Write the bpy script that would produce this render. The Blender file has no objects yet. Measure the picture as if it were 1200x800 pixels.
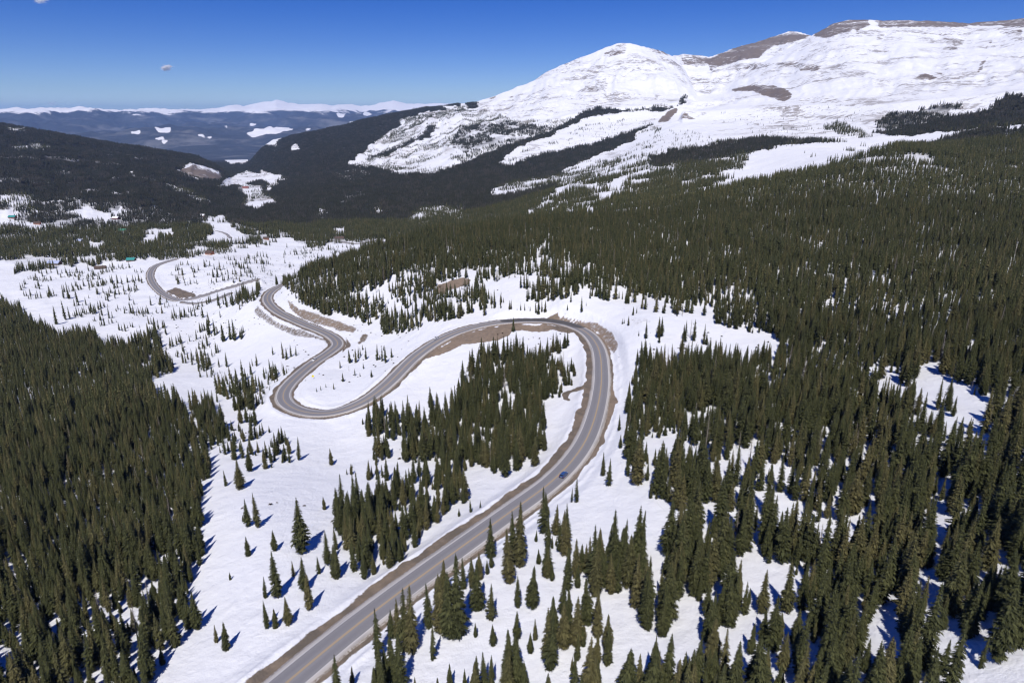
import bpy, math, random
import numpy as np
from mathutils import Vector, Matrix

random.seed(7)
rng = np.random.default_rng(11)
scene = bpy.context.scene
COL = scene.collection

# ------------------------------------------------------------------ camera
CAMZ = 120.0                      # the drone hovers about 120 m over the road
PITCH = math.radians(18.3)
CP, SP = math.cos(PITCH), math.sin(PITCH)
F = 800.0                         # focal length in photo pixels (24 mm equivalent)

def ray(px, py):
    u = (px - 600.0) / F
    v = (py - 400.0) / F
    return u, CP - v * SP, -SP - v * CP

def project(x, y, z):
    """world point -> photo pixel, depth"""
    zr = z - CAMZ
    d = y * CP - zr * SP
    d = np.where(np.abs(d) < 1e-3, 1e-3, d)
    v = (-zr * CP - y * SP) / d
    return 600.0 + F * x / d, 400.0 + F * v, d

# ------------------------------------------------------------------ noise
def _hash(ix, iy, seed):
    h = (ix.astype(np.int64) * 374761393 + iy.astype(np.int64) * 668265263 + seed * 1274126177) & 0xFFFFFFFF
    h = ((h ^ (h >> 13)) * 1274126177) & 0xFFFFFFFF
    h = h ^ (h >> 16)
    return (h & 0xFFFFFF) / float(0xFFFFFF)

def vnoise(x, y, seed=0):
    ix = np.floor(x); iy = np.floor(y)
    fx = x - ix; fy = y - iy
    fx = fx * fx * fx * (fx * (fx * 6 - 15) + 10); fy = fy * fy * fy * (fy * (fy * 6 - 15) + 10)
    a = _hash(ix, iy, seed); b = _hash(ix + 1, iy, seed)
    c = _hash(ix, iy + 1, seed); d = _hash(ix + 1, iy + 1, seed)
    return (a + (b - a) * fx) * (1 - fy) + (c + (d - c) * fx) * fy

def fbm(x, y, octs=4, seed=0, gain=0.5):
    s = 0.0; amp = 1.0; tot = 0.0
    for o in range(octs):
        s = s + amp * (vnoise(x, y, seed + o * 17) - 0.5) * 2
        tot += amp
        x = x * 2.03 + 13.7; y = y * 2.01 - 7.3; amp *= gain
    return s / tot

def smooth(a, b, t):
    t = np.clip((t - a) / (b - a), 0, 1)
    return t * t * (3 - 2 * t)

# ------------------------------------------------------------------ base terrain: control points (photo row/column -> depth) fitted by a thin plate spline
ctrl = []
def cz(px, py, zr):
    dx, dy, dz = ray(px, py)
    D = zr / dz
    ctrl.append((dx * D, dy * D, zr))
def cd(px, py, D):
    dx, dy, dz = ray(px, py)
    ctrl.append((dx * D, dy * D, dz * D))
def cxyz(px, D, zr):             # column, depth, height: for ground hidden behind a crest
    u = (px - 600.0) / F
    # choose y so that depth along the axis is D
    y = (D + zr * SP) / CP
    ctrl.append((u * D, y, zr))

ROAD = [(300,830,-117.5),(335,800,-118),(400,746,-119),(470,692,-120),(540,641,-121),(600,598,-122),(650,561,-123),(683,522,-124.5),
        (699,482,-126),(705,440,-127.5),(700,405,-129.5),(680,385,-131),(640,375.5,-133.2),(580,378,-136),(530,391,-139),
        (490,415,-142.5),(455,449,-146),(425,471,-149),(387,484,-152),(354,482,-154),(333,470,-156),(336,453,-158),
        (363,428,-161),(388,411,-163),(396,402,-164),(384,391,-166),(350,377,-168.5),(324,364,-171.5),(313,351,-174.5),(318,341,-177.5),(332,333.5,-181)]
ROAD2 = [(300,327.2,-208.6),(284,332.2,-210),(265,338,-211.5),(237,346.5,-213),(214,352,-214),(201,349.5,-215),(188,342,-216),(178.5,331,-217),
         (176,320,-218),(184,310.5,-219),(206,303.5,-220.5)]
for p in ROAD[::2]: cz(*p)
for p in ROAD2[1::2]: cz(*p)
for p in [(300,600,-131),(220,700,-128),(300,540,-145),(220,560,-146),(350,560,-140),(200,480,-166),(100,600,-146),(0,700,-134),(0,800,-124),
          (-120,800,-124),(-120,600,-150),(0,500,-176),(0,400,-202),(-150,450,-198),(100,450,-184),(100,380,-207),(0,340,-218),(200,380,-203),
          (100,310,-226),(250,440,-184),(300,430,-176),(250,385,-198),(280,400,-188),(330,440,-164),(290,480,-163),(-150,340,-222),(-150,290,-228),(0,285,-229),
          (560,440,-140),(500,520,-143),(580,520,-134),(450,560,-139),(430,640,-127),(620,440,-134),(660,410,-133),(500,470,-146),(420,440,-157),(400,520,-149),
          (760,450,-122),(850,430,-118),(900,500,-109),(1000,450,-107),(1150,450,-95),(1200,600,-87),(1000,650,-101),(800,700,-109),(1200,790,-86),
          (600,800,-113),(800,800,-106),(500,780,-116),(700,600,-118),(780,560,-114),(1350,500,-82),(1350,700,-78),(1000,800,-96),(640,690,-114),(300,930,-115),(900,930,-101),(1300,930,-84),(0,930,-118),
          (300,290,-232),(430,281,-236),(350,306,-228),(200,270,-236),(60,262,-234),(120,240,-236),(280,262,-244),(360,262,-258),
          (282,243,-286),(290,232,-300),(300,215,-326),(280,208,-338),(282,187,-395),(262,190,-392),
          (330,240,-276),(400,240,-262),(430,215,-262),(420,198,-268),(340,205,-330)]:
    cz(*p)
for p in [(1200,400,300),(1200,330,450),(1200,250,720),(1200,200,1020),(1200,170,1280),(1200,146,1520),(1350,400,300),(1350,250,720),(1350,170,1200),(1350,130,1500),
          (1060,400,335),(1060,300,540),(1060,230,850),(1050,172,1250),
          (900,400,365),(900,350,440),(900,300,560),(900,250,800),(900,212,1080),(750,385,400),(750,350,470),(750,300,620),(750,262,820),(750,240,1010),
          (600,350,505),(600,300,650),(600,263,860),(500,350,550),(500,310,670),(500,277,850),(430,330,660),(430,293,800),(350,326,725),(290,350,705),
          (420,375,570),(480,385,515),(560,365,500),(660,350,480),(380,350,640)]:
    cd(*p)
# behind the near spur's crest: down into the side valley, then up to the benches under the mountain
for p in [(1200,1750,-25),(1350,1800,0),(1050,1450,-78),(900,1250,-112),(750,1180,-136),(600,1050,-168),(500,1050,-196),(430,1000,-210),(350,930,-215),(290,880,-212)]:
    cxyz(*p)
for p in [(750,226,1320),(800,195,1650),(840,180,1800),(870,170,1950),(930,186,1450),(990,176,1550),(1000,165,1950),(950,167,1900),(700,225,1450),(660,222,1650),
          (600,228,2050),(550,238,1950),(500,245,2000),(600,203,2650),(530,205,2700),(460,207,2900),(660,180,2900),(730,165,3000),(700,200,2300),(780,170,2300),
          (640,160,3250),(690,143,3500),(735,138,3600),(790,145,3000),(800,135,3500),(850,150,2700),(900,148,2500),(960,148,2400),(1020,140,2300),(1100,125,2400),(1160,122,2300),(1200,118,2200),(1350,105,2100),
          (900,125,3300),(1000,120,3000),(1100,100,3000),(1200,95,2900),(1350,85,2800)]:
    cd(*p)
for p in [(640,4200,-40),(700,4300,-10),(560,4300,-120),(480,4200,-260),(400,4500,-330),(300,5000,-375),(220,5200,-380),(100,5200,-380),(-100,5200,-380),(0,2600,-250),(-150,2400,-240),(120,2500,-265),(240,2600,-290),
          (800,4500,120),(900,4500,160),(1000,4300,180),(1200,4200,200),(1350,4200,200),(280,8000,-440),(0,8000,-440),(600,8000,-300),(1000,8000,-100),(1300,8000,-50)]:
    cxyz(*p)
C = np.array(ctrl)
cr = np.hypot(C[:, 0], C[:, 1]); ca = np.arctan2(C[:, 0], C[:, 1])
SA, SR = 4.0, 1.3
P = np.stack([ca * SA, np.log(cr) * SR], 1)
val = (C[:, 2] + 120.0) / cr
def tps_k(d2):
    return 0.5 * d2 * np.log(np.maximum(d2, 1e-12))
n = len(P)
d2 = ((P[:, None, :] - P[None, :, :]) ** 2).sum(-1)
A = np.zeros((n + 3, n + 3))
A[:n, :n] = tps_k(d2) + np.eye(n) * 2e-4
A[:n, n] = 1; A[:n, n + 1:] = P; A[n, :n] = 1; A[n + 1:, :n] = P.T
W = np.linalg.solve(A, np.concatenate([val, np.zeros(3)]))
def tps(a, lr):
    out = np.empty(a.size)
    a = a.ravel(); lr = lr.ravel()
    for s in range(0, a.size, 20000):
        q = np.stack([a[s:s + 20000] * SA, lr[s:s + 20000] * SR], 1)
        k = tps_k(((q[:, None, :] - P[None]) ** 2).sum(-1))
        out[s:s + 20000] = k @ W[:n] + W[n] + q @ W[n + 1:]
    return out

# ------------------------------------------------------------------ the sheet: azimuth x log-radius
AZ0 = math.radians(50.0)
NAZ = 1120
az_f = np.linspace(-AZ0, AZ0, NAZ)
az_c = np.radians(np.concatenate([np.arange(55, 305.1, 5.0)]))      # behind and beside the camera, coarse
lr_f = np.concatenate([np.arange(math.log(20), math.log(60), 0.05), np.arange(math.log(60), math.log(9000), 0.0052), np.arange(math.log(9000), math.log(60000), 0.0075)])
NLR = len(lr_f)

# coarse spline table, bilinear to the fine grid
ta = np.linspace(-AZ0, AZ0, 230); tl = np.linspace(math.log(90), math.log(9000), 300)
TB = tps(*[m for m in np.meshgrid(ta, tl, indexing='ij')]).reshape(230, 300)
def table(a, lr):
    fa = np.clip((a + AZ0) / (2 * AZ0) * 229, 0, 228.999); fl = np.clip((lr - tl[0]) / (tl[-1] - tl[0]) * 299, 0, 298.999)
    i = fa.astype(int); j = fl.astype(int); fa = fa - i; fl = fl - j
    return (TB[i, j] * (1 - fa) + TB[i + 1, j] * fa) * (1 - fl) + (TB[i, j + 1] * (1 - fa) + TB[i + 1, j + 1] * fa) * fl

# ridges that stand in front of one another: crest (column, row, depth) and foot (depth, height)
def ridge(crest, foot, back, power, noise):
    c = np.array(crest, float)
    xs, ys, zs = [], [], []
    for px, py, D in c:
        dx, dy, dz = ray(px, py)
        xs.append(dx * D); ys.append(dy * D); zs.append(dz * D)
    xs = np.array(xs); ys = np.array(ys); zs = np.array(zs)
    a = np.arctan2(xs, ys); r = np.hypot(xs, ys)
    ft = np.array(foot, float)
    fa_ = np.arctan((ft[:, 0] - 600) / F / CP)
    return dict(a=a, r=r, z=zs, fa=fa_, fr=ft[:, 1], fz=ft[:, 2], back=back, power=power, noise=noise)

RIDGES = {
 'left_ridge_far': ridge([(-300,120,3900),(-100,128,3900),(0,145,3900),(60,154,3950),(120,166,4000),(160,172,4050),(200,178,4100),(230,184,4100),(252,193,4100),(268,206,4000),(280,222,3800),(310,260,3700)],
                    [(-300,1800,-215),(0,1800,-222),(200,2100,-250),(300,2600,-330)], 0.25, 1.0, 1.0),
 'left_ridge_near': ridge([(-300,190,2700),(-100,190,2700),(0,188,2750),(120,189,2800),(160,193,2800),(200,200,2800),(240,210,2800),(265,219,2750),(280,229,2700),(289,242,2600),(320,280,2500)],
                    [(-300,1600,-218),(0,1650,-225),(200,1850,-245),(300,2300,-300)], 0.18, 1.0, 0.7),
 'right_shoulder': ridge([(230,222,6000),(265,207,6200),(282,200,6200),(295,186,6300),(306,173,6300),(320,164,6300),(340,158,6200),(370,153.5,6000),(400,148,5800),(430,140,5700),(460,133.5,5600),(500,126.5,5500),(560,119,5500),(620,112,5500)],
                    [(230,4600,-400),(300,3900,-370),(400,3300,-300),(500,3000,-262),(620,2800,-240)], 0.3, 1.0, 1.2),
 'peak': ridge([(380,240,4800),(440,190,4800),(480,152,4800),(500,136,4850),(530,126,4950),(560,119,5000),(590,108,5000),(606,101,5000),(618,98,5000),(640,85,5000),(655,78,5000),(690,63.5,5000),(712,55,4950),(727,50.5,4900),(738,50.5,4900),(750,54,4900),(775,59.5,5000),(790,66,5050),(802,80,5000),(812,100,4800),(830,130,4500),(860,170,4300)],
                    [(380,2700,-270),(500,2750,-245),(600,3500,-80),(680,3850,30),(740,3900,55),(860,3900,90)], 0.35, 1.25, 1.25),
 'saddle': ridge([(740,90,5700),(780,66,5600),(800,63.5,5500),(815,64,5500),(830,67,5500),(850,61,5600),(880,51,5700),(905,43,5700),(925,37.5,5700),(935,37.5,5700),(948,42,5600),(975,52,5500),(1050,80,5300)],
                    [(740,4700,40),(830,4300,90),(900,3900,100),(1050,3700,140)], 0.35, 1.35, 1.5),
 'long_ridge': ridge([(800,130,4600),(850,100,4700),(900,70,4800),(930,53,4900),(950,42,4900),(975,28.5,4900),(995,23,4850),(1020,23,4800),(1040,24.5,4800),(1065,23.5,4750),(1100,25,4700),(1135,27,4700),(1165,25,4650),(1200,21.5,4600),(1300,20,4400),(1500,40,4200)],
                    [(800,3400,20),(900,3200,40),(1000,2900,40),(1200,2700,90),(1500,2600,120)], 0.35, 1.3, .8),
}
def ridge_h(R, a, r):
    rc = np.interp(a, R['a'], R['r']); zc = np.interp(a, R['a'], R['z'])
    fr = np.interp(a, R['fa'], R['fr']); fz = np.interp(a, R['fa'], R['fz'])
    t = (r - fr) / np.maximum(rc - fr, 50)
    up = np.where(t > 0, fz + (zc - fz) * np.clip(t, 0, 1) ** R['power'], fz - 0.35 * (fr - r))
    dn = zc - (r - rc) * R['back']
    out = np.maximum(np.maximum(R['a'][0] - a, a - R['a'][-1]), 0)
    return np.where(r < rc, up, dn) - out * 9000

def far_h(a, r):
    """the wide basin and the snowy range on the horizon"""
    x = r * np.sin(a); y = r * np.cos(a)
    lr = np.log(r)
    base = np.interp(r, [5000, 7000, 9000, 12000, 16000, 22000, 28000, 60000], [-400, -440, -470, -475, -430, -300, -160, -100])
    w = smooth(8000, 14000, r)
    hills = fbm(x / 2600, y / 3600, 6, 3, .55)
    base = base + w * np.clip(r / 22000, .25, 1.2) * 560 * hills
    crest = 32000.0
    col = np.tan(a) * CP * F + 600
    rowc = np.interp(col, [-300, 0, 30, 70, 120, 150, 185, 200, 230, 250, 270, 290, 308, 318, 335, 352, 365, 380, 400, 410, 425, 440, 460, 475, 490, 1500],
                     [131, 133, 132.5, 131, 130, 128.5, 132.5, 130, 131.5, 129.5, 130, 128.5, 125, 126.5, 123, 119.5, 122.5, 123.5, 122, 124.5, 123, 124.5, 122.5, 120, 123, 119])
    jag = fbm(x / 900, y * 0 + 4.2, 5, 31, 0.62)
    zc = -(SP + (rowc - 400) / F * CP) * crest + (jag + .5 * np.abs(fbm(x / 420, y * 0 + 1.7, 4, 35, .6))) * 95
    t = np.clip((r - 22500) / (crest - 22500), 0, 1)
    up = base + (zc - base) * t ** 1.5 + 130 * np.clip(t * 3, 0, 1) * (1 - t) * fbm(x / 1000, y / 1800, 5, 37, .6)
    dn = zc - (r - crest) * 0.12
    return np.where(r < crest, up, dn)

def terrain(a, lr):
    r = np.exp(lr)
    ac = np.clip(a, -AZ0, AZ0)
    x = r * np.sin(a); y = r * np.cos(a)
    q = table(ac, lr)
    z = -120 + q * np.minimum(r, 9000)
    # small relief on the near ground
    z = z + np.clip(r / 300, 0.4, 3) * (0.9 * fbm(x / 42, y / 42, 4, 5)) * smooth(60, 150, r)
    z = z + smooth(900, 2500, r) * 9 * fbm(x / 330, y / 330, 5, 9)
    layer = np.zeros(z.shape, np.int8)
    b = smooth(6500, 8500, r)
    z = z * (1 - b) + b * far_h(ac, r)
    layer[r > 8200] = 7
    gx = fbm(x / 260 + 0.4 * fbm(x / 500, y / 500, 3, 2), y / 900, 5, 21, 0.55)
    gy = fbm(x / 150, y / 150, 5, 27, 0.6)
    gr = fbm(np.degrees(ac) / 1.5 + 0.5 * fbm(x / 400, y / 400, 3, 8), r / 1500, 4, 33, .5)      # gullies run down the fall line
    for i, (k, R) in enumerate(RIDGES.items()):
        h = ridge_h(R, ac, r)
        rc = np.interp(ac, R['a'], R['r'])
        fr = np.interp(ac, R['fa'], R['fr'])
        t = np.clip((r - fr) / np.maximum(rc - fr, 50), 0, 1)
        env = np.clip(t * 4, 0, 1) * (1 - 0.8 * smooth(0.75, 1.0, t))
        h = h + R['noise'] * env * (34 * gx + 12 * gy + 26 * (0.35 - np.abs(gr)))
        h = h + 5 * fbm(x / 140, y * 0 + 3.3 * i, 4, 40 + i)
        edge = smooth(math.radians(-49), math.radians(-44), a) * (1 - smooth(math.radians(44), math.radians(49), a))
        h = np.where(np.abs(a) < AZ0, h, -3000)
        kk = 14.0
        m = h > z
        d = np.clip(0.5 + 0.5 * (h - z) / kk, 0, 1)
        z = np.where(np.abs(h - z) < kk, z * (1 - d) + h * d + kk * d * (1 - d), np.maximum(h, z))
        layer[m] = i + 1
    return z, layer

AA, LL = np.meshgrid(az_f, lr_f, indexing='ij')
Hf, LAY = terrain(AA, LL)
RR = np.exp(LL)
XX = RR * np.sin(AA); YY = RR * np.cos(AA)

def grid_sample(G, x, y):
    a = np.arctan2(x, y); lr = 0.5 * np.log(x * x + y * y)
    fa = np.clip((a + AZ0) / (2 * AZ0) * (NAZ - 1), 0, NAZ - 1.001)
    fl = np.clip(np.interp(lr, lr_f, np.arange(NLR)), 0, NLR - 1.001)
    i = fa.astype(int); j = fl.astype(int); fa = fa - i; fl = fl - j
    return (G[i, j] * (1 - fa) + G[i + 1, j] * fa) * (1 - fl) + (G[i, j + 1] * (1 - fa) + G[i + 1, j + 1] * fa) * fl

def hit(px, py, rmin=80.0, rmax=7500.0):
    """where the sight line through a photo pixel meets the ground (camera-relative)"""
    dx, dy, dz = ray(px, py)
    hn = math.hypot(dx, dy)
    rr = np.exp(np.linspace(math.log(rmin), math.log(rmax), 2600))
    t = rr / hn
    g = grid_sample(Hf, dx * t, dy * t)
    below = np.nonzero(dz * t < g)[0]
    k = below[0] if len(below) else len(rr) - 1
    tt = t[k]
    if k > 0:
        f0 = dz * t[k - 1] - g[k - 1]; f1 = dz * t[k] - g[k]
        tt = t[k - 1] + (t[k] - t[k - 1]) * f0 / (f0 - f1 + 1e-9)
    x, y = dx * tt, dy * tt
    return x, y, float(grid_sample(Hf, np.array([x]), np.array([y]))[0])

# ------------------------------------------------------------------ roads: centre lines, carved into the sheet
def catmull(pts, step):
    pts = np.array(pts, float)
    out = []
    for i in range(len(pts) - 1):
        p0 = pts[max(i - 1, 0)]; p1 = pts[i]; p2 = pts[i + 1]; p3 = pts[min(i + 2, len(pts) - 1)]
        m = max(2, int(np.linalg.norm(p2 - p1) / 1.0))
        for s in range(m):
            t = s / m
            out.append(0.5 * ((2 * p1) + (-p0 + p2) * t + (2 * p0 - 5 * p1 + 4 * p2 - p3) * t * t + (-p0 + 3 * p1 - 3 * p2 + p3) * t ** 3))
    out.append(pts[-1])
    out = np.array(out)
    for _ in range(60):                      # ease the line and its gradient
        out[1:-1] = 0.25 * out[:-2] + 0.5 * out[1:-1] + 0.25 * out[2:]
    s = np.concatenate([[0], np.cumsum(np.linalg.norm(np.diff(out[:, :2], axis=0), axis=1))])
    q = np.arange(0, s[-1], step)
    return np.stack([np.interp(q, s, out[:, k]) for k in range(3)], 1)

def from_px(lst):
    r_ = []
    for px, py, zr in lst:
        dx, dy, dz = ray(px, py); D = zr / dz
        r_.append((dx * D, dy * D, zr))
    return r_
def from_hit(lst):
    return [hit(*p) for p in lst]

roads = {
  'main': dict(line=catmull(from_px(ROAD), 1.5), hw=4.9),
  'lower': dict(line=catmull(from_px(ROAD2), 1.5), hw=4.6),
  'track': dict(line=catmull(from_hit([(254,270.5),(260,272),(266,274.5),(270,279)]), 3.0), hw=2.2),
  'valley': dict(line=catmull(from_hit([(270,216.5),(280,217.5),(283,227),(288,235),(284,241),(278,246)]), 6.0), hw=9.0),
  'lot': dict(line=catmull(from_hit([(446,281),(420,285.5),(404,284),(388,281.5)]), 3.0), hw=5.0),
  'loop': dict(line=catmull(from_hit([(214,354),(228,355.5),(244,353),(258,348.5),(270,343)]), 2.0), hw=3.0),
}
GX0, GX1, GY0, GY1, GS = -820, 320, 60, 1700, 1.0
gnx, gny = int((GX1 - GX0) / GS) + 1, int((GY1 - GY0) / GS) + 1
DIST = np.full((gnx, gny), 999.0); SIDE = np.zeros((gnx, gny)); RZ = np.zeros((gnx, gny)); RHW = np.full((gnx, gny), 4.9); ALONG = np.zeros((gnx, gny)); RID = np.zeros((gnx, gny), np.int8)
for ri, (k, R) in enumerate(roads.items()):
    L = R['line']
    T = np.gradient(L[:, :2], axis=0); T /= np.linalg.norm(T, axis=1)[:, None] + 1e-9
    R['tan'] = T
    if k == 'valley': continue
    for m in range(len(L)):
        x, y, z = L[m]
        i0 = int((x - 34 - GX0) / GS); i1 = int((x + 34 - GX0) / GS); j0 = int((y - 34 - GY0) / GS); j1 = int((y + 34 - GY0) / GS)
        i0 = max(i0, 0); j0 = max(j0, 0); i1 = min(i1, gnx - 1); j1 = min(j1, gny - 1)
        if i0 >= i1 or j0 >= j1: continue
        gx_ = GX0 + np.arange(i0, i1) * GS - x; gy_ = GY0 + np.arange(j0, j1) * GS - y
        dd = np.hypot(gx_[:, None], gy_[None, :])
        sub = np.s_[i0:i1, j0:j1]
        b = dd < DIST[sub]
        DIST[sub] = np.where(b, dd, DIST[sub])
        RZ[sub] = np.where(b, z, RZ[sub]); RHW[sub] = np.where(b, R['hw'], RHW[sub]); ALONG[sub] = np.where(b, m / len(L), ALONG[sub]); RID[sub] = np.where(b, ri, RID[sub])
        SIDE[sub] = np.where(b, np.sign(T[m, 0] * gy_[None, :] - T[m, 1] * gx_[:, None]), SIDE[sub])
def rast(G, x, y):
    fx = np.clip((x - GX0) / GS, 0, gnx - 1.001); fy = np.clip((y - GY0) / GS, 0, gny - 1.001)
    i = fx.astype(int); j = fy.astype(int); fx = fx - i; fy = fy - j
    return (G[i, j] * (1 - fx) + G[i + 1, j] * fx) * (1 - fy) + (G[i, j + 1] * (1 - fx) + G[i + 1, j + 1] * fx) * fy
def rnear(G, x, y):
    i = np.clip(np.rint((x - GX0) / GS), 0, gnx - 1).astype(int); j = np.clip(np.rint((y - GY0) / GS), 0, gny - 1).astype(int)
    return G[i, j]
ins = (XX > GX0 + 1) & (XX < GX1 - 1) & (YY > GY0 + 1) & (YY < GY1 - 1)
DV = np.full(XX.shape, 999.0); DV[ins] = rast(DIST, XX[ins], YY[ins])
nearroad = DV < 34
rz = rnear(RZ, XX[nearroad], YY[nearroad]); rh = rnear(RHW, XX[nearroad], YY[nearroad]); dv = DV[nearroad]
w = smooth(0, 1, np.clip((dv - rh - 1.2) / 9.0, 0, 1))
bank = 0.9 * np.exp(-((dv - rh - 4.2) / 1.1) ** 2) * (0.5 + 0.5 * fbm(XX[nearroad] / 6, YY[nearroad] / 6, 2, 77))   # ploughed snow bank
Hf[nearroad] = (rz - 0.35) * (1 - w) + Hf[nearroad] * w + bank

# ------------------------------------------------------------------ land cover, traced on the photo and carried by the ground it falls on
MW, MH, MS = 1400, 880, 1.0          # raster covers x -100..1300, y -40..840
def blank(v=0.0): return np.full((MW, MH), v)
cgx, cgy = np.meshgrid(np.arange(MW) * MS - 100, np.arange(MH) * MS - 40, indexing='ij')
def fill(M, poly, v):
    p = np.array(poly, float)
    i0 = max(int((p[:, 0].min() + 100) / MS) - 1, 0); i1 = min(int((p[:, 0].max() + 100) / MS) + 2, MW)
    j0 = max(int((p[:, 1].min() + 40) / MS) - 1, 0); j1 = min(int((p[:, 1].max() + 40) / MS) + 2, MH)
    if i0 >= i1 or j0 >= j1: return
    x = cgx[i0:i1, j0:j1]; y = cgy[i0:i1, j0:j1]
    inside = np.zeros(x.shape, bool)
    for k in range(len(p)):
        x1, y1 = p[k]; x2, y2 = p[(k + 1) % len(p)]
        if y1 == y2: continue
        c = ((y1 > y) != (y2 > y)) & (x < (x2 - x1) * (y - y1) / (y2 - y1) + x1)
        inside ^= c
    M[i0:i1, j0:j1] = np.where(inside, v, M[i0:i1, j0:j1])
def look(M, px, py):
    fx = np.clip((px + 100) / MS, 0, MW - 1.001); fy = np.clip((py + 40) / MS, 0, MH - 1.001)
    i = fx.astype(int); j = fy.astype(int); fx = fx - i; fy = fy - j
    return (M[i, j] * (1 - fx) + M[i + 1, j] * fx) * (1 - fy) + (M[i, j + 1] * (1 - fx) + M[i + 1, j + 1] * fx) * fy
def blur(M, n=1):
    for _ in range(n):
        P_ = np.pad(M, 1, mode='edge')
        M = (P_[:-2, 1:-1] + P_[2:, 1:-1] + P_[1:-1, :-2] + P_[1:-1, 2:] + 2 * P_[1:-1, 1:-1]) / 6
    return M

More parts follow.
